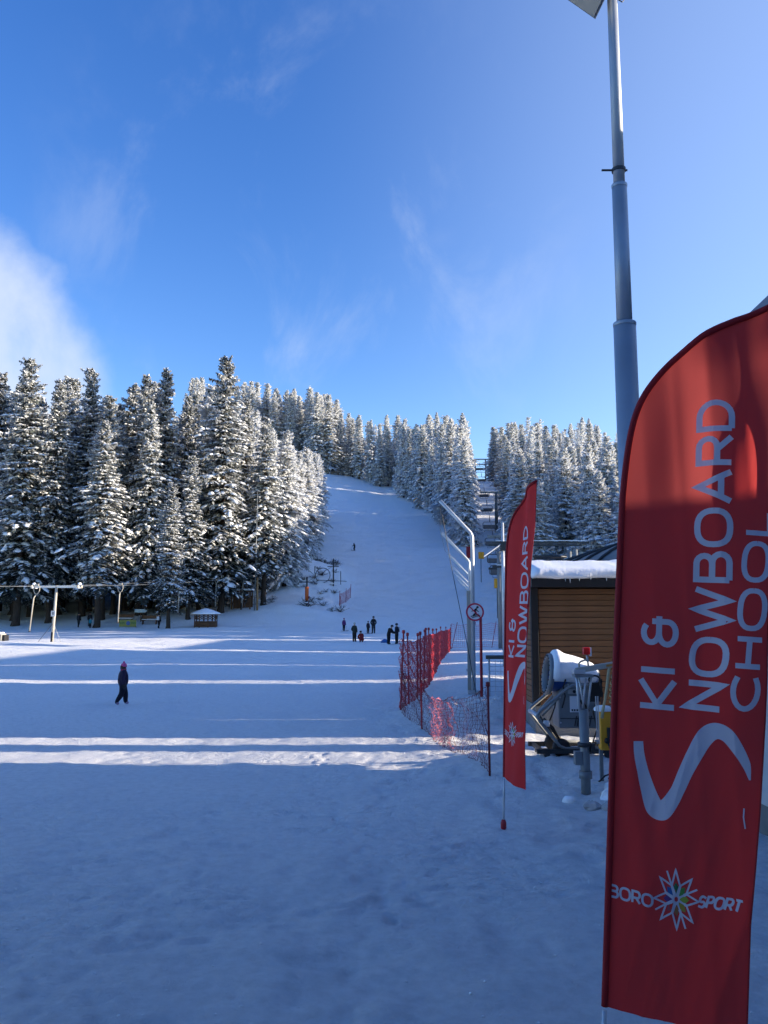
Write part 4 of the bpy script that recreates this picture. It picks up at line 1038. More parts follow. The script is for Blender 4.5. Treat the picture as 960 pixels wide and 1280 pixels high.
# ------------------------------------------------------------------ fan snow gun and its hydrant mast
def snow_gun():
    Yg = 14.1; s = Yg/1038; gx = (705-480)*s; g0 = gz(gx, Yg)
    o = thing('snow_gun', 'grey and blue fan snow gun capped with snow on a steel frame before the cabin', 'snow gun', (gx, Yg, g0))
    def P(px, py, dy=0.0): return Vector(((px-705)*s, dy, 2.5-(py-770)*s - g0))
    # control housing
    pl = [(692,905),(692,862),(704,850),(742,850),(742,905)]
    q = [(P(*p).x, P(*p).z) for p in pl]
    hs = bevel(MB().prism(q, -.22, .30, 'y').build('control_housing', M_GREYM, o), .02)
    MB().box(P(711, 876, -.232), (.15, .012, .26)).build('switch_panel', M_WHITE, hs)
    for i, (px, py) in enumerate(((708, 883), (711, 883), (714, 883))): MB().box(P(px, py, -.242), (.022, .012, .03)).build('switch', M_BLACK, hs)
    MB().box(P(713, 861, -.232), (.26, .01, .07)).build('badge_plate', mat('badge_grey', (.42, .42, .40), .5), hs)
    MB().lathe([(.002, .004), (.026, .004), (.026, -.004)], P(711, 861, -.24), 16, Matrix.Rotation(R(90), 3, 'X')).build('badge_roundel', M_BLACK, hs)
    MB().box(P(717, 893, -.232), (.64, .008, .012)).build('housing_seam', M_DARKM, hs)
    lv = MB()
    for k in range(7): lv.box(P(712+k*3, 896, -.226), (.014, .02, .17), Matrix.Rotation(R(12), 3, 'Y'))
    lv.build('louvre', M_DARKM, hs)
    # drum: axis along x, mouth towards the field
    rot = Matrix.Rotation(R(-90), 3, 'Y') @ Matrix.Identity(3)
    c = P(714, 845, .02)
    tilt = Matrix.Rotation(R(7), 3, 'Y'); M_ = tilt @ rot
    MB().lathe([(.17, -.40), (.22, -.36), (.24, -.1), (.25, .15), (.28, .33), (.31, .40)], c, 28, M_).build('fan_drum', M_BLUE, o, True)
    MB().lathe([(.28, .36), (.335, .37), (.35, .41), (.335, .46), (.285, .455), (.28, .36)], c, 28, M_).build('nozzle_ring', M_GREYM, o, True)
    nz = MB()
    for k in range(24):
        a = k*math.pi/12; nz.box(c + M_ @ Vector((.31*math.cos(a), .31*math.sin(a), .465)), (.02, .02, .02))
    nz.build('nozzle', M_DARKM, o)['kind'] = 'stuff'
    MB().lathe([(.0, .28), (.10, .26), (.12, .0)], c, 14, M_).build('hub', M_DARKM, o, True)
    bl = MB()
    for k in range(6):
        a = k*math.pi/3; bl.box(c + M_ @ Vector(((.15)*math.cos(a), .15*math.sin(a), .2)), (.03, .10, .20), M_ @ Matrix.Rotation(a, 3, 'Z') @ Matrix.Rotation(R(60), 3, 'X'))
    bl.build('fan_blade', M_DARKM, o)
    MB().lathe([(.17, -.42), (.19, -.40), (.19, -.36), (.17, -.35)], c, 24, M_).build('rear_grille', M_BLACK, o, True)
    # soft snow cap draped over the drum: thick at the mouth, thin behind
    vs = []; prof = [(.40, .02), (.385, .08), (.30, .15), (.18, .11), (.02, .09), (-.15, .075), (-.30, .06), (-.38, .02)]
    for i, (zx, th) in enumerate(prof):
        rr = float(np.interp(zx, [-.4, -.1, .15, .4], [.18, .24, .25, .31])) + .004
        for j in range(15):
            a = math.pi*(j/14); drop = max(0, math.sin(a))**.35
            wob = float(vnoise(np.array(i*.9+3.), np.array(j*.6)))*.02
            r = rr + (th + wob)*drop + .003
            aa = -.10*math.pi + a*1.2
            vs.append(c + tilt @ Vector((-zx, -r*math.cos(aa), r*math.sin(aa))))
    m = 15
    MB().add(vs, [(i*m+j, i*m+j+1, (i+1)*m+j+1, (i+1)*m+j) for i in range(len(prof)-1) for j in range(m-1)]).build('snow_cap', M_SNOW, o, True)
    # tubular guard frames, one each side
    for dy in (-.34, .40):
        MB().tube([P(736, 853, dy), P(708, 853, dy), P(702, 856, dy), P(667, 884, dy), P(664, 889, dy), P(667, 895, dy), P(690, 924, dy), P(697, 927, dy), P(742, 927, dy)], .029, 8).build('guard_frame', M_GREYM, o, True)
        MB().tube([P(672, 890, dy*.6), P(700, 861, dy*.6), P(706, 859, dy*.6)], .020, 8).build('brace', M_GREYM, o, True)
        MB().tube([P(674, 893, dy*.6), P(694, 921, dy*.6)], .020, 8).build('brace', M_DARKM, o, True)
    MB().tube([P(665, 889, -.34), P(665, 889, .40)], .038, 8).build('push_bar', M_GALV, o, True)
    hy = MB()
    hy.tube([P(681, 896, -.2), P(687, 880, -.22), P(690, 868, -.2)], .012, 6); hy.tube([P(675, 895, -.25), P(684, 903, -.25), P(692, 918, -.25)], .016, 6)
    hy.build('hydraulic_hose', M_BLACK, o, True)
    MB().lathe([(.0, .06), (.05, .05), (.06, 0), (.05, -.04), (0, -.05)], P(676, 899, -.27), 10).build('float_valve', M_WHITE, o, True)
    # skid
    for dy in (-.38, .42):
        MB().bar(P(662, 930, dy), P(752, 930, dy), .07, .07).build('skid_beam', M_DARKM, o); MB().bar(P(672, 938, dy), P(750, 938, dy), .06, .06).build('skid_beam', M_DARKM, o)
    MB().bar(P(668, 930, -.38), P(668, 930, .42), .06, .06).build('skid_beam', M_DARKM, o)
    for px, dy in ((674, -.38), (674, .42), (746, .42), (746, -.38)):
        h = P(px, 930, dy).z; MB().box((P(px, 930, dy).x, dy, h/2-.05), (.09, .09, h+.1)).build('leg', M_DARKM, o)
    for dy in (-.30, .34):
        MB().lathe([(.02, -.05), (.13, -.05), (.15, -.03), (.15, .03), (.13, .05), (.02, .05)], (P(693, 930).x, dy, .14), 18, Matrix.Rotation(R(90), 3, 'X')).build('wheel', M_BLACK, o, True)
    MB().tube([P(718, 872, -.24), P(724, 879, -.3), P(727, 884, -.3)], .022, 6).build('handle', M_BLACK, o, True)
    for i, pts in enumerate(([(735, 858), (738, 870), (733, 885), (737, 905), (731, 922)], [(728, 850), (731, 858), (729, 868)], [(700, 846), (697, 855), (699, 866), (695, 880)], [(740, 846), (744, 862), (742, 880), (745, 900)])):
        MB().tube([P(a, b_, -.26 - .02*i) for a, b_ in pts], .012, 6).build('hose', M_BLACK, o, True)
    for px, py in ((694, 868), (694, 898), (740, 868), (740, 898), (704, 853)): MB().lathe([(.0, .008), (.012, .006), (.014, -.004)], P(px, py, -.232), 8, Matrix.Rotation(R(90), 3, 'X')).build('bolt', M_GALV, hs)
    MB().box(P(727, 848, -.05), (.22, .18, .12)).build('pump_block', M_DARKM, o); MB().tube([P(733, 846, -.15), P(741, 841, -.18), P(744, 848, -.15)], .02, 8).build('inlet_pipe', M_GALV, o, True)
    MB().box(P(746, 858, .1), (.10, .26, .30)).build('rear_cover', M_BLACK, o)
snow_gun()

def hydrant():
    Yh = 11.95; s = Yh/1038; gx = (726-480)*s; g0 = gz(gx, Yh)
    o = thing('hydrant_mast', 'grey steel hydrant mast with boom arm, red beacon and hanging hose coil', 'mast', (gx, Yh, g0))
    def P(px, py, dy=0.0): return Vector(((px-726)*s, dy, 2.5-(py-770)*s - g0))
    top = P(726, 884).z
    MB().tube([(0, 0, -.2), (0, 0, top)], .068, 18).build('post', M_GREYM, o, True)
    MB().lathe([(.076, -.03), (.098, -.03), (.098, .03), (.076, .03)], (0, 0, P(726, 926).z), 18).build('flange', M_DARKM, o, True)
    MB().box((.10, -.02, P(726, 930).z), (.06, .10, .12)).build('clamp', M_DARKM, o)
    MB().lathe([(.076, -.05), (.092, -.05), (.092, .05), (.076, .05)], (0, 0, P(726, 962).z), 18).build('flange', M_GREYM, o, True)
    MB().box((-.10, .0, P(726, 942).z), (.10, .12, .18)).build('valve_block', M_GREYM, o)
    for (a, b_, r) in ((P(720, 884, -.04), P(717, 842, -.06), .018), (P(732, 884, .04), P(738, 842, .02), .014), (P(724, 884, -.03), P(729, 846, -.05), .014), (P(731, 878, -.05), P(736, 843, -.05), .015), (P(728, 884, .06), P(722, 842, .06), .014)):
        MB().tube([a, b_], r, 8).build('strut', M_GALV, o, True)
    MB().box(P(726, 843), (.26, .20, .04)).build('head_plate', M_GREYM, o)
    MB().box(P(721, 838), (.16, .16, .06)).build('swivel', M_GALV, o)
    am = MB(); am.bar(P(717, 837, -.02), P(786, 825, -.12), .08, .075); bm = bevel(am.build('boom_arm', mat('boom_beige', (.40, .38, .33), .5), o), .008)
    st = MB(); a, b_ = P(753, 830.6, -.118), P(769, 827.8, -.142); st.bar(a, b_, .006, .03); st.build('warning_sticker', mat('sticker_orange', (.50, .22, .04), .5), bm)
    MB().tube([P(722, 838), P(722, 828), P(724, 826), P(730, 824), P(733, 826), P(734, 838)], .014, 8).build('beacon_bracket', M_WHITEP, o, True)
    MB().tube([P(733, 826), P(732, 818)], .016, 8).build('beacon_stem', M_GALV, o, True)
    bevel(MB().box(P(731.5, 813), (.095, .095, .105)).build('beacon', M_BEACON, o), .012); MB().box(P(736.2, 814), (.018, .09, .12)).build('beacon_guard', M_WHITE, o)  # red box with a white plate on its right side
    # wheel and black cover behind the mast
    MB().tube([P(747 + 7*math.cos(a), 850 - 5*math.sin(a), .3) for a in np.linspace(0, 2*math.pi, 21)], .014, 6, cap=False).build('hand_wheel', M_BLACK, o, True)
    MB().box(P(747, 866, .34), (.16, .12, .26), taper=.8).build('motor_cover', M_BLACK, o)
    # hanging lay-flat hose and chain links
    MB().tube([P(757, 832, -.1), P(755, 845, -.1), P(753, 858, -.1), P(751, 872, -.08), P(748, 886, -.06), P(747, 894, -.05)], [.022, .022, .02, .018, .022, .026], 8).build('hose', mat('canvas_hose', (.50, .43, .25), .7), o, True)
    ch = MB()
    for k in range(13):
        t = k/12; pc = P(764 - 5*t - 2*math.sin(3*t), 832 + 44*t, -.16 + .02*(k % 2))
        ch.tube([pc + Vector((.040*math.cos(a)*(1 if k % 2 else .5), .03*math.sin(a), .030*math.sin(a+.6))) for a in np.linspace(0, 2*math.pi, 9)], .010, 5, cap=False)
    ch.build('chain', mat('brass_chain', (.46, .38, .20), .4, metal=.5), o, True)
    for px in (741, 743.5): MB().tube([P(px, 868, -.02), P(px, 925, -.02)], .009, 6).build('conduit', M_GALV, o)
hydrant()
def ybox():
    Yb = 12.5; s = Yb/1038; gx = (752-480)*s; g0 = gz(gx, Yb)
    o = thing('yellow_switch_box', 'yellow electrical switch box with snow on top beside the hydrant mast', 'switch box', (gx, Yb, g0))
    def P(px, py, dy=0.0): return Vector(((px-752)*s, dy, 2.5-(py-770)*s - g0))
    zc = P(752, 909).z
    bevel(MB().box((0, 0, zc), (.18, .16, .56)).build('box', M_YEL, o), .012)
    MB().lathe([(.13, -.01), (.135, .02), (.10, .06), (.0, .075)], (-.03, 0, zc+.29), 12).build('snow_cap', M_SNOW, o, True)
    MB().box((.035, -.095, zc-.03), (.07, .04, .16)).build('socket', M_DARKM, o); MB().lathe([(0, .03), (.04, .02), (.045, -.03), (.0, -.03)], (.0, -.10, zc-.14), 12, Matrix.Rotation(R(90), 3, 'X')).build('plug', M_BLACK, o, True)
    MB().box((-.06, .06, zc/2-.14), (.05, .05, zc-.05)).build('stand', M_GREYM, o)
    MB().tube([(.0, -.11, zc-.16), (.06, -.13, zc-.34), (.05, -.1, zc-.6), (-.04, -.05, .1), (-.15, -.1, .02)], .013, 6).build('cable', M_BLACK, o, True)
    MB().tube([(.04, -.1, zc-.1), (.10, -.1, zc-.3), (.10, -.08, zc-.55), (.02, 0, .05)], .011, 6).build('cable', M_BLACK, o, True)
ybox()
# broken snow blocks by the mast
g = random.Random(5)
for i, (x, y, r, lb) in enumerate([(3.12, 11.6, .17, 'angular snow block leaning at the foot of the hydrant mast'), (3.30, 11.9, .20, 'large pale snow block under the yellow switch box'), (3.22, 11.35, .15, 'low flat snow slab before the hydrant mast'),
        (2.72, 11.15, .09, 'small dirty snow clod on the trodden snow left of the mast foot'), (2.93, 11.05, .10, 'dirty grey snow clod before the mast foot'), (2.5, 11.5, .08, 'small snow clod beside the small flag'), (3.45, 11.5, .16, 'snow block half behind the large flag')]):
    vs = []; n = 9
    for k, (zz, rr) in enumerate(((-.4, .9), (.1, 1.05), (.55, .8), (.8, .35))):
        for j in range(n):
            a = 2*math.pi*j/n; q = r*rr*(1 + g.uniform(-.22, .22)); vs.append((q*math.cos(a)*1.25, q*math.sin(a), r*zz*(1+g.uniform(-.15, .15))))
    fs = [(k*n+j, k*n+(j+1) % n, (k+1)*n+(j+1) % n, (k+1)*n+j) for k in range(3) for j in range(n)] + [tuple(3*n+j for j in range(n))]
    ob = MB().add(vs, fs).build('snow_block', M_SNOW if i not in (3, 4) else mat('dirty_snow', (.42, .42, .43), .8, var=.3, scale=8), None, i not in (0, 2, 3), (x, y, gz(x, y)+.03)); tag(ob, lb, 'snow block', 'snow blocks by the mast')

# ------------------------------------------------------------------ platter lift on the left
def platter_tower(x, y, h, label, box=True, half=2.05, rz=R(-8)):
    z = gz(x, y); o = thing('platter_lift_pylon', label, 'lift pylon', (x, y, z), rz)
    MB().tube([(-.18, 0, -.2), (0, 0, h)], [.125, .11], 14).build('mast', M_WHITEP, o, True)
    MB().tube([(-.2, 0, -.2), (-.165, 0, .85)], .135, 14).build('black_footing', M_BLACK, o, True)
    MB().bar((-half, 0, h-.12), (half, 0, h-.12), .16, .20).build('crossarm', M_GALV, o)
    for s in (-1, 1):
        for k in (-1, 1):
            MB().lathe([(.02, -.05), (.15, -.05), (.11, 0), (.15, .05), (.02, .05)], (s*(half+.12), k*.32, h-.12), 14, Matrix.Rotation(R(90), 3, 'Y')).build('sheave', M_WHITEP, o, True)
        MB().bar((s*(half+.05), -.45, h-.2), (s*(half+.05), .45, h-.2), .08, .14).build('sheave_rail', M_GALV, o)
        MB().lathe([(.0, .2), (.13, .16), (.16, .05), (.1, -.02)], (s*(half+.1), 0, h+.05), 10).build('snow_cap', M_SNOW, o, True)
    if box:
        bevel(MB().box((-.08, -.18, h*.5), (.42, .10, .50)).build('number_plate', mat('pale_plate', (.55, .55, .55), .6), o), .01)
        MB().box((-.09, -.235, h*.5+.02), (.16, .008, .24)).build('plate_mark', M_GREYM, o)
    MB().tube([(-.15, -.1, h*.32), (-1.2, -.5, .02)], .022, 6).build('stay', M_DARKM, o); MB().tube([(-.12, .1, h*.3), (.35, .5, .0)], .015, 6).build('stay', M_GREYM, o)
    return o
T1 = (-28.9, 73.0); T2 = (-18.4, 108.0)
platter_tower(*T1, 4.95, 'cream platter lift pylon with crossarm and number plate on the open field')
platter_tower(*T2, 4.6, 'far platter lift pylon with crossarm standing by the log gazebo', False, 1.7)
T0 = (-38.2, 46.0)
z1, z2 = gz(*T1)+4.9, gz(*T2)+4.55
def platter_cable(off, lb):
    pts = []
    for a, c, za, zc in ((T0, T1, z1-.1, z1), (T1, T2, z1, z2)):
        for i in range(11):
            t = i/10; sg = .35*4*t*(1-t); pts.append((a[0]+(c[0]-a[0])*t + off, a[1]+(c[1]-a[1])*t, za+(zc-za)*t - sg))
    tag(MB().tube(pts, .013, 4).build('haul_rope', M_GREYM), lb, 'cable')
platter_cable(-2.15, 'haul rope of the platter lift on the side of the open field'); platter_cable(2.15, 'returning haul rope of the platter lift on the forest side')
def hanger(x, y, ztop, ln, label, tilt=-.06):
    o = thing('platter_hanger', label, 'tow hanger', (x, y, gz(x, y)), 0, 'tow hangers of the platter lift'); t = ztop - o.location.z
    U = [(-.24, 0, t), (-.26, 0, t-.35), (-.16, 0, t-.62), (0, 0, t-.78), (.16, 0, t-.62), (.26, 0, t-.35), (.24, 0, t)]
    MB().tube(U, .034, 8).build('fork', M_WHITEP, o, True)
    MB().tube([(0, 0, t-.72), (tilt*2, 0, t-1.05), (tilt*ln, 0, max(.35, t-ln))], [.035, .06, .05], 8).build('rod', M_WHITEP, o, True)
    MB().lathe([(.0, .04), (.11, .03), (.12, -.02), (.0, -.04)], (tilt*ln, 0, max(.28, t-ln-.06)), 12).build('platter', M_BLACK, o, True)
    MB().box((0, 0, t+.08), (.34, .12, .18)).build('rope_grip', M_WHITEP, o)
hanger(-30.4, 72.4, z1-.02, 3.9, 'cream tow hanger hanging right beside the near platter lift pylon', -.11)
for i, (t, lb) in enumerate(((.26, 'cream tow hanger over the open field next up the rope from the near pylon'), (.62, 'slim tow hanger before the gazebo, midway up the rope'), (.86, 'tow hanger between the gazebo and the far pylon'))):
    x = T1[0]+(T2[0]-T1[0])*t - (2.15 if i == 0 else 1.0); y = T1[1]+(T2[1]-T1[1])*t; zz = z1+(z2-z1)*t - .35*4*t*(1-t)
    hanger(x+(2.15 if i == 0 else 0), y, zz, 3.7, lb, -.03)
# slender mast among the trees and padded poles at the bank
o = thing('slim_mast', 'tall thin grey mast in front of the corner fir', 'mast', (-16.7, 107, gz(-16.7, 107)))
MB().tube([(0, 0, -.3), (.1, 0, 15.5)], [.085, .04], 10).build('post', M_GREYM, o, True); MB().box((0, -.15, 2.2), (.3, .2, .6)).build('meter_box', M_GREYM, o)
MB().tube([(.35, 0, -.2), (.3, 0, 4.2)], .13, 8).build('stub_pole', mat('tan_pole', (.34, .2, .09), .8), o, True)
def padded(x, y, label):
    o = thing('padded_pylon', label, 'lift pylon', (x, y, gz(x, y)))
    MB().tube([(0, 0, -.2), (0, 0, 3.9)], .11, 10).build('mast', M_DARKM, o, True)
    MB().tube([(0, 0, .75), (0, 0, 2.55)], [.24, .26], 12).build('orange_padding', M_ORANGE, o, True)
    MB().bar((-.95, 0, 3.2), (.95, 0, 3.2), .1, .12).build('crossarm', M_DARKM, o)
    for s in (-1, 1): MB().lathe([(.02, -.04), (.14, -.04), (.14, .04), (.02, .04)], (s*.95, 0, 3.25), 10, Matrix.Rotation(R(90), 3, 'Y')).build('sheave', M_DARKM, o)
    MB().box((.3, -.12, 1.15), (.22, .16, .3)).build('control_box', M_DARKM, o)
    MB().tube([(.25, -.4, -.1), (.25, -.4, 1.5)], .03, 6).build('marker_pole', M_POSTR, o)
padded(-10.3, 110.5, 'lift pylon wrapped in orange padding at the foot of the shrubby bank')
def bank_frame():
    x, y = -7.6, 124; o = thing('return_pylon', 'dark return pylon with wheel frame among the shrubs on the bank', 'lift pylon', (x, y, gz(x, y)))
    MB().tube([(0, 0, -.3), (0, 0, 4.1)], .10, 8).build('mast', M_DARKM, o, True); MB().bar((-.9, 0, 2.9), (.8, 0, 2.9), .1, .12).build('crossarm', M_DARKM, o)
    MB().tube([(-1.6+1.1*math.cos(a), .2*math.sin(a), 1.6+1.1*math.sin(a)) for a in np.linspace(0, 2*math.pi, 25)], .05, 6, cap=False).build('return_wheel', M_DARKM, o, True)
    MB().tube([(-2.8, 0, 1.0), (-2.8, 0, 3.0)], .05, 6).build('stake', M_DARKM, o); MB().tube([(1.1, 0, .2), (1.1, 0, 2.2)], .05, 6).build('stake', M_DARKM, o)
    MB().tube([(-2.8, 0, .9), (2.0, 0, .7)], .05, 6).build('rail', M_DARKM, o); MB().box((.1, -.2, .35), (1.1, .7, .12)).build('snowy_step', M_SNOW, o)
bank_frame()
fence4 = thing('safety_net_fence', 'short steep piece of red net fence at the top of the shrubby bank', 'net fence', (-5.6, 122, 0))
P4 = [(-6.3, 117), (-5.6, 121.5), (-5.1, 126)]
b = MB(); net(b, P4, [.1]*3, [1.7]*3, .16, .007, .1, 1); link('net', local(fence4, b.mesh('net', M_NET)), fence4)
for x, y in P4 + [(-6.0, 113)]: link('post', local(fence4, MB().tube([(x, y, gz(x, y)-.2), (x+.05, y, gz(x, y)+2.1)], .035, 6).mesh('post', M_POSTR, True)), fence4)
tag(MB().tube([(-10.2, 110.5, gz(-10.2, 110.5)+3.3), (-7.6, 124, gz(-7.6, 124)+3.0)], .03, 4).build('haul_rope', M_DARKM), 'dark rope between the orange padded pylon and the return pylon', 'cable')

# ------------------------------------------------------------------ log gazebo
def gazebo():
    x, y = -20.9, 97.5; o = thing('log_gazebo', 'round brown log gazebo with snow-covered conical roof under the firs', 'gazebo', (x, y, gz(x, y)))
    rr, n = 1.55, 8
    C = [(rr*math.cos(2*math.pi*(k+.5)/n), rr*math.sin(2*math.pi*(k+.5)/n)) for k in range(n)]
    for k, (cx, cy) in enumerate(C):
        MB().tube([(cx, cy, -.1), (cx, cy, 1.75)], .08, 8).build('post', M_BWOOD, o)
        dx, dy = C[(k+1) % n]
        for j in range(4): MB().tube([(cx, cy, .12+.2*j), (dx, dy, .12+.2*j)], .095, 7).build('log', M_BWOOD, o)
        MB().bar((cx, cy, 1.0), (dx, dy, 1.65), .05, .06).build('lattice', M_BWOOD, o); MB().bar((cx, cy, 1.65), (dx, dy, 1.0), .05, .06).build('lattice', M_BWOOD, o)
    r = MB().lathe([(2.05, 1.68), (2.05, 1.76), (.1, 2.3)], (0, 0, 0), n).build('roof', M_BWOOD, o)
    MB().lathe([(2.0, 1.77), (2.08, 1.86), (1.9, 1.98), (1.0, 2.34), (.35, 2.55), (.02, 2.62)], (0, 0, 0), 24).build('roof_snow', M_SNOW, r, True)
    MB().lathe([(.0, .75), (.5, .75), (.5, .7), (.08, .68), (.08, 0)], (0, 0, 0), 12).build('table', M_BWOOD, o)
    o.scale = (.84, .84, .84)
gazebo()
def log_shelter():
    x, y = -18.6, 108.5; o = thing('timber_shelter', 'dark timber shelter with snowy flat roof half hidden behind the gazebo', 'shelter', (x, y, gz(x, y)))
    for sx in (-1.2, 1.2):
        for sy in (-.9, .9): MB().box((sx, sy, 1.1), (.16, .16, 2.3)).build('post', M_BWOOD, o)
    MB().box((0, .95, .9), (2.5, .08, 1.7)).build('back_wall', M_BWOOD, o); rf = MB().box((0, 0, 2.3), (3.2, 2.4, .14)).build('roof', M_BWOOD, o)
    bevel(MB().box((0, 0, 2.5), (3.1, 2.3, .26)).build('roof_snow', M_SNOW, rf), .09)
log_shelter()
# banner, direction board, mat
o = thing('advert_banner', 'low yellow-green banner with a blue roundel at the edge of the firs', 'banner', (-30.2, 98, gz(-30.2, 98)))
bf = MB().box((0, 0, .48), (2.0, .05, .8)).build('panel', mat('banner_yellow', (.22, .22, .05), .6), o)
MB().lathe([(.002, .004), (.24, .004), (.24, -.004)], (.05, -.03, .48), 20, Matrix.Rotation(R(90), 3, 'X')).build('roundel', M_BLUE, bf)
q = MB()
for k in range(5):
    for s in (-1, 1): q.box((s*(.42+k*.12), -.03, .5+.03*(k % 2)), (.07, .01, .22))
q.build('dark_lettering', mat('banner_green', (.03, .12, .03), .6), bf)
for s in (-.95, .95): MB().box((s, .06, .4), (.06, .06, 1.1)).build('stake', M_BWOOD, o)
o = thing('direction_board', 'pale pointed direction board on a stake behind the yellow banner', 'sign', (-29.6, 101, gz(-29.6, 101)))
MB().box((0, .06, .7), (.08, .06, 1.7)).build('stake', M_BWOOD, o)
MB().prism([(-.75, 1.15), (.55, 1.15), (.8, 1.35), (.55, 1.55), (-.75, 1.55)], -.02, .02, 'y').build('board', mat('pale_board', (.42, .52, .54), .6), o)
for i, (x, y) in enumerate(((-31.3, 100.5), (-28.2, 100.0))):
    o = thing('picnic_bench', 'dark wooden bench under the firs behind the yellow banner' if i == 0 else 'dark wooden bench beside the pale direction board', 'bench', (x, y, gz(x, y)))
    MB().box((0, 0, .5), (1.9, .5, .08)).build('seat', M_BWOOD, o); MB().box((0, .3, .85), (1.9, .06, .4)).build('backrest', M_BWOOD, o); MB().box((0, 0, .57), (1.8, .45, .07)).build('snow_cover', M_SNOW, o)
    for s in (-.8, .8): MB().box((s, 0, .22), (.1, .45, .5)).build('leg', M_BWOOD, o)
o = thing('padded_mat', 'cream padded crash mat with dark end lying near the platter lift', 'crash mat', (-33.0, 70.0, gz(-33, 70)))
bevel(MB().box((0, 0, .35), (2.2, .9, .62)).build('cushion', M_WHITEP, o), .1); bevel(MB().box((1.2, 0, .32), (.25, .8, .5)).build('end_cap', M_BLACK, o), .04)
MB().box((-.1, 0, .72), (2.0, .8, .12)).build('snow_cover', M_SNOW, o)

# ------------------------------------------------------------------ people
SKIN = mat('skin', (.45, .27, .19), .6)
def body_mesh(J, edges, rad):
    me = bpy.data.meshes.new('body_tmp'); names = list(J); me.from_pydata([J[n] for n in names], [(names.index(a), names.index(b)) for a, b in edges], [])
    ob = bpy.data.objects.new('body_tmp', me); COL.objects.link(ob)
    sk = ob.modifiers.new('skin', 'SKIN'); sk.use_smooth_shade = True
    ss = ob.modifiers.new('sub', 'SUBSURF'); ss.levels = 2; ss.render_levels = 2
    for i, n in enumerate(names):
        r = rad[n]; me.skin_vertices[0].data[i].radius = r if isinstance(r, tuple) else (r, r); me.skin_vertices[0].data[i].use_root = n == 'pelvis'
    dg = bpy.context.evaluated_depsgraph_get(); nm = bpy.data.meshes.new_from_object(ob.evaluated_get(dg))
    bpy.data.objects.remove(ob); bpy.data.meshes.remove(me); nm.name = 'body'; return nm
POSES = {   # offsets applied to the standing joints; figure looks along -Y
 'stand': {}, 'walk': {'kneeL': (.0, -.07, .0), 'ankL': (.0, -.10, 0), 'toeL': (0, -.10, 0), 'kneeR': (.0, .04, 0), 'ankR': (.0, .15, .01), 'toeR': (.0, .15, .0), 'elbL': (.0, -.03, .0), 'wrL': (0, -.06, .02), 'elbR': (0, .03, 0), 'wrR': (0, .02, .02)},
 'pocket': {'elbL': (.02, .02, .0), 'elbR': (-.02, .02, 0), 'wrL': (-.05, -.05, .04), 'wrR': (.05, -.05, .04)},
 'ski': {'kneeL': (.02, -.05, -.01), 'kneeR': (-.02, -.05, -.01), 'pelvis': (0, .05, -.05), 'hipL': (0, .05, -.05), 'hipR': (0, .05, -.05), 'waist': (0, 0, -.06), 'chest': (0, -.05, -.08), 'shL': (0, -.05, -.08), 'shR': (0, -.05, -.08), 'neck': (0, -.07, -.09), 'head': (0, -.08, -.09), 'elbL': (.04, -.08, -.03), 'elbR': (-.04, -.08, -.03), 'wrL': (.03, -.18, .05), 'wrR': (-.03, -.18, .05)},
 'bend': {'waist': (0, -.03, -.01), 'chest': (0, -.10, -.03), 'shL': (0, -.10, -.03), 'shR': (0, -.10, -.03), 'neck': (0, -.15, -.05), 'head': (0, -.19, -.06), 'elbL': (-.02, -.17, 0), 'elbR': (.02, -.17, 0), 'wrL': (-.06, -.27, .07), 'wrR': (.06, -.27, .07)},
 'crouch': {'pelvis': (0, .10, -.34), 'hipL': (0, .10, -.34), 'hipR': (0, .10, -.34), 'kneeL': (.03, -.10, -.01), 'kneeR': (-.03, -.10, -.01), 'waist': (0, .03, -.36), 'chest': (0, -.06, -.38), 'shL': (0, -.06, -.38), 'shR': (0, -.06, -.38), 'neck': (0, -.10, -.39), 'head': (0, -.13, -.40), 'elbL': (.0, -.12, -.33), 'elbR': (0, -.12, -.33), 'wrL': (-.04, -.19, -.27), 'wrR': (.04, -.19, -.27)},
}
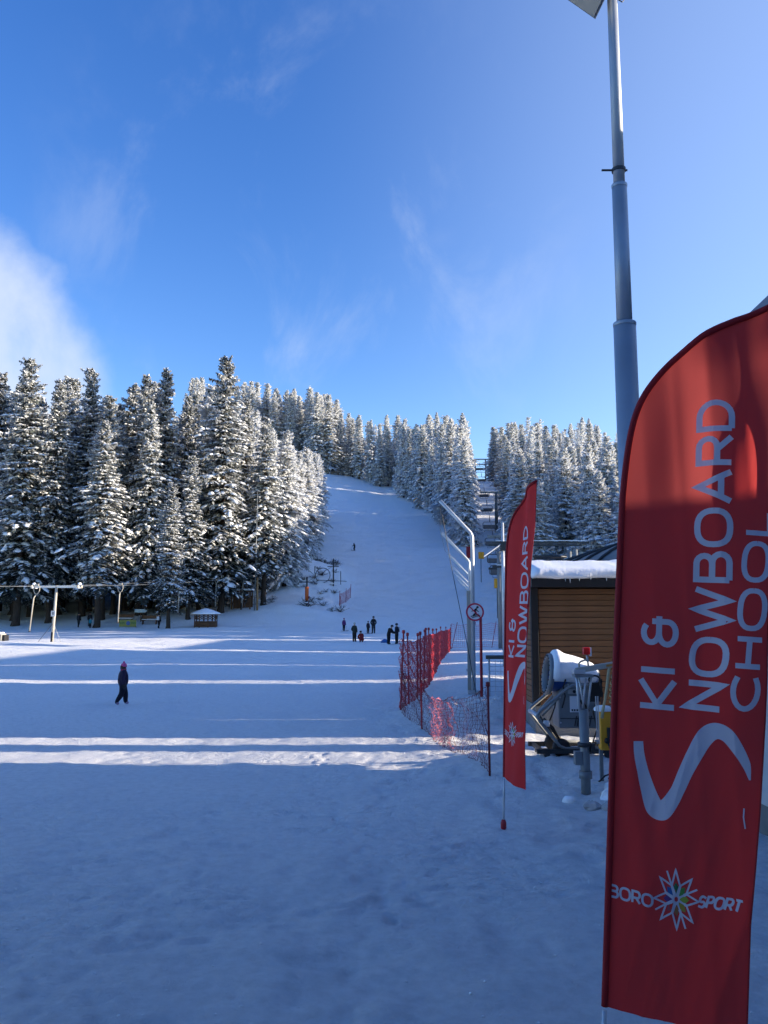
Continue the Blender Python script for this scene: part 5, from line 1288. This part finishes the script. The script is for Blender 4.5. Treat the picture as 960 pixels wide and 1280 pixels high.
def person(x, y, H, face, pose, jacket, pants, hat, label, boots=(.03, .03, .035), hair=None, scarf=None, skis=False, poles=False, pack=None, pom=False, fat=1.0, bulk=1.0):
    z = gz(x, y) + (.03 if skis else 0)
    o = thing('person', label, 'person', (x, y, z), face)
    J = {'pelvis': (0,0,.52), 'waist': (0,0,.60), 'chest': (0,.0,.72), 'neck': (0,0,.835), 'head': (0,-.01,.915), 'shL': (.095,0,.785), 'elbL': (.135,.01,.63), 'wrL': (.145,-.03,.485), 'shR': (-.095,0,.785), 'elbR': (-.135,.01,.63), 'wrR': (-.145,-.03,.485),
         'hipL': (.052,0,.49), 'kneeL': (.058,-.01,.27), 'ankL': (.06,.01,.055), 'toeL': (.065,-.07,.028), 'hipR': (-.052,0,.49), 'kneeR': (-.058,-.01,.27), 'ankR': (-.06,.01,.055), 'toeR': (-.065,-.07,.028),
         'hdL': (.145,-.045,.44), 'hdR': (-.145,-.045,.44)}
    off = POSES[pose]
    for k in off:
        J[k] = tuple(a+b_ for a, b_ in zip(J[k], off[k]))
    for sd in 'LR':
        if 'wr'+sd in off: J['hd'+sd] = tuple(a+b_ for a, b_ in zip(J['hd'+sd], off['wr'+sd]))
    J = {k: tuple(c*H for c in v) for k, v in J.items()}
    f = fat
    rad = {'pelvis': (.088*f,.07*f*bulk), 'waist': (.082*f,.068*f*bulk), 'chest': (.095*f,.078*f*bulk), 'neck': .042, 'head': (.058,.066), 'shL': .05*f, 'elbL': .042*f, 'wrL': .034*f, 'shR': .05*f, 'elbR': .042*f, 'wrR': .034*f, 'hipL': .066*f, 'kneeL': .052*f, 'ankL': .042*f, 'toeL': .032, 'hipR': .066*f, 'kneeR': .052*f, 'ankR': .042*f, 'toeR': .032, 'hdL': .026, 'hdR': .026}
    rad = {k: (tuple(c*H for c in v) if isinstance(v, tuple) else v*H) for k, v in rad.items()}
    ed = [('pelvis','waist'),('waist','chest'),('chest','neck'),('neck','head'),('chest','shL'),('shL','elbL'),('elbL','wrL'),('wrL','hdL'),('chest','shR'),('shR','elbR'),('elbR','wrR'),('wrR','hdR'),('pelvis','hipL'),('hipL','kneeL'),('kneeL','ankL'),('ankL','toeL'),('pelvis','hipR'),('hipR','kneeR'),('kneeR','ankR'),('ankR','toeR')]
    me = body_mesh(J, ed, rad)
    key = lambda c: '%d_%d_%d' % tuple(int(v*1000) for v in c)
    cm = lambda nm, c: mat(nm + '_' + key(c), c, .75, spec=.2, var=.12, scale=12)
    for m in (cm('jacket', jacket), cm('trousers', pants), SKIN, cm('boots', boots), M_BLACK): me.materials.append(m)
    JJ = {k: Vector(v) for k, v in J.items()}
    seg = [('pelvis','waist',0),('waist','chest',0),('chest','neck',0),('neck','head',2),('chest','shL',0),('shL','elbL',0),('elbL','wrL',0),('wrL','hdL',4),('chest','shR',0),('shR','elbR',0),('elbR','wrR',0),('wrR','hdR',4),('hipL','kneeL',1),('kneeL','ankL',1),('ankL','toeL',3),('hipR','kneeR',1),('kneeR','ankR',1),('ankR','toeR',3)]
    for p in me.polygons:
        c = p.center; best = (9, 0)
        for a, b_, m in seg:
            A, B = JJ[a], JJ[b_]; t = max(0, min(1, (c-A).dot(B-A)/max(1e-9, (B-A).length_squared))); d = (c-(A+(B-A)*t)).length
            if d < best[0]: best = (d, m if not (m == 1 and a.startswith('hip') and t < .12) else 0)
        p.material_index = best[1]; p.use_smooth = True
    link('body', me, o)
    h = JJ['head']; k = H
    if hat:
        hm = MB().lathe([(.066*k, -.012*k), (.071*k, .0), (.071*k, .022*k), (.062*k, .05*k), (.04*k, .072*k), (.001, .082*k)], h + Vector((0, .004*k, .012*k)), 14)
        ho = hm.build('hat', cm('hat', hat), o, True)
        if pom: MB().lathe([(.001, -.025*k), (.022*k, -.012*k), (.028*k, .006*k), (.016*k, .024*k), (.001, .03*k)], h + Vector((0, .004*k, .105*k)), 10).build('pompom', cm('pompom', hat), ho, True)
    if hair: MB().lathe([(.05*k, -.10*k), (.066*k, -.05*k), (.068*k, .0), (.055*k, .03*k)], h + Vector((0, .022*k, .0)), 12).build('hair', cm('hair', hair), o, True)
    if scarf: MB().lathe([(.05*k, -.03*k), (.072*k, -.015*k), (.072*k, .02*k), (.05*k, .035*k)], JJ['neck'] + Vector((0, 0, .005*k)), 14).build('scarf', cm('scarf', scarf), o, True)
    # face
    fc = MB(); fc.lathe([(.001, -.014*k), (.011*k, -.004*k), (.006*k, .016*k), (.001, .018*k)], h + Vector((0, -.064*k, -.006*k)), 6); fc.build('nose', SKIN, o, True)
    ey = MB()
    for s in (-1, 1): ey.lathe([(.001, .006*k), (.008*k, 0), (.001, -.006*k)], h + Vector((s*.022*k, -.057*k, .006*k)), 6)
    ey.build('eyes', M_BLACK, o)
    if pack:
        bevel(MB().box(JJ['chest'] + Vector((0, .10*k, -.03*k)), (.19*k, .10*k, .26*k)).build('backpack', cm('pack', pack), o), .03*k)
    if skis:
        for sd in ('L', 'R'):
            a = JJ['ank'+sd]; q = MB().box((a.x, -.08, .0), (.085, 1.35*H/1.7, .018)); q.bar((a.x, -.08-.675*H/1.7, .0), (a.x, -.2-.70*H/1.7, .07), .08, .014)
            q.build('ski', M_DARKM, o)
    if poles:
        for sd, sx in (('L', 1), ('R', -1)):
            q = JJ['hd'+sd]; MB().tube([q + Vector((0, 0, .06)), (q.x + sx*.10*k, q.y-.02*k, .02)], .009, 5).build('ski_pole', M_DARKM, o)
    return o
NAVY = (.012, .013, .03); BLK = (.010, .010, .012)
person(-7.42, 23.85, 1.17, R(118), 'walk', (.024, .017, .040), (.008, .009, .02), (.62, .10, .24), 'child in dark navy snowsuit, pink hat and pink scarf walking alone on the piste', boots=(.30, .22, .30), hair=(.06, .04, .03), scarf=(.36, .05, .10), pom=True, fat=1.36, bulk=1.6)
person(-4.43, 92, 1.42, R(150), 'stand', (.10, .025, .12), (.012, .012, .02), (.20, .05, .12), 'skier in purple jacket with poles standing apart at the foot of the run', skis=True, poles=True)
person(-2.70, 76, 1.76, R(150), 'pocket', (.022, .028, .026), BLK, (.45, .44, .40), 'adult in dark green jacket standing behind the crouching figure in red', fat=1.1)
person(-2.05, 75.7, 1.72, R(200), 'crouch', (.16, .012, .014), (.14, .01, .014), (.02, .02, .02), 'person in red and black crouching on the snow at the adult\'s feet', fat=1.15)
person(-1.68, 88, 1.32, R(145), 'stand', (.018, .016, .03), BLK, (.02, .02, .03), 'small dark clad child on skis with poles beside the tall man', skis=True, poles=True)
person(-1.12, 88.6, 1.84, R(185), 'pocket', (.012, .013, .018), (.02, .022, .03), (.012, .012, .014), 'tall man in black jacket standing beside the small skier', fat=1.05)
person(.40, 73, 1.80, R(60), 'bend', BLK, BLK, (.012, .012, .014), 'person in black leaning over towards a companion near the red net fence', fat=1.15)
person(1.12, 73.2, 1.80, R(-60), 'pocket', (.012, .016, .030), BLK, (.02, .02, .025), 'person in dark blue facing the leaning figure near the red net fence', skis=True, pack=(.45, .46, .48), fat=1.05)
person(-36.0, 98, 1.72, R(170), 'walk', BLK, BLK, (.012, .012, .014), 'dark clad adult strolling under the firs behind the near lift pylon', pack=(.02, .02, .025))
person(-34.9, 98.6, 1.70, R(180), 'stand', BLK, BLK, (.015, .015, .02), 'dark clad adult beside the teal clad child under the firs')
person(-34.4, 97.4, 1.22, R(170), 'stand', (.01, .16, .22), (.012, .012, .02), (.02, .05, .08), 'child in teal jacket under the firs behind the near lift pylon')
person(-26.0, 96, 1.70, R(160), 'walk', (.012, .013, .02), BLK, (.012, .012, .014), 'person with a pale bag walking beneath the small drooping fir', pack=(.5, .5, .52))
person(-5.9, 164, 1.65, R(-40), 'ski', BLK, BLK, (.02, .02, .02), 'lone skier in black descending the middle of the steep run', skis=True, poles=True)
bg_ = MB().lathe([(.26, 0), (.30, .08), (.24, .22), (.10, .33), (.02, .36)], (0, 0, 0), 10).build('duffel_bag', mat('bag_blue', (.02, .10, .30), .7, var=.2), None, True, (.08, 75.5, gz(.08, 75.5)-.02)); bg_.scale = (1.3, 1, 1)
tag(bg_, 'blue bag lying on the snow beside the two people near the net fence', 'bag')
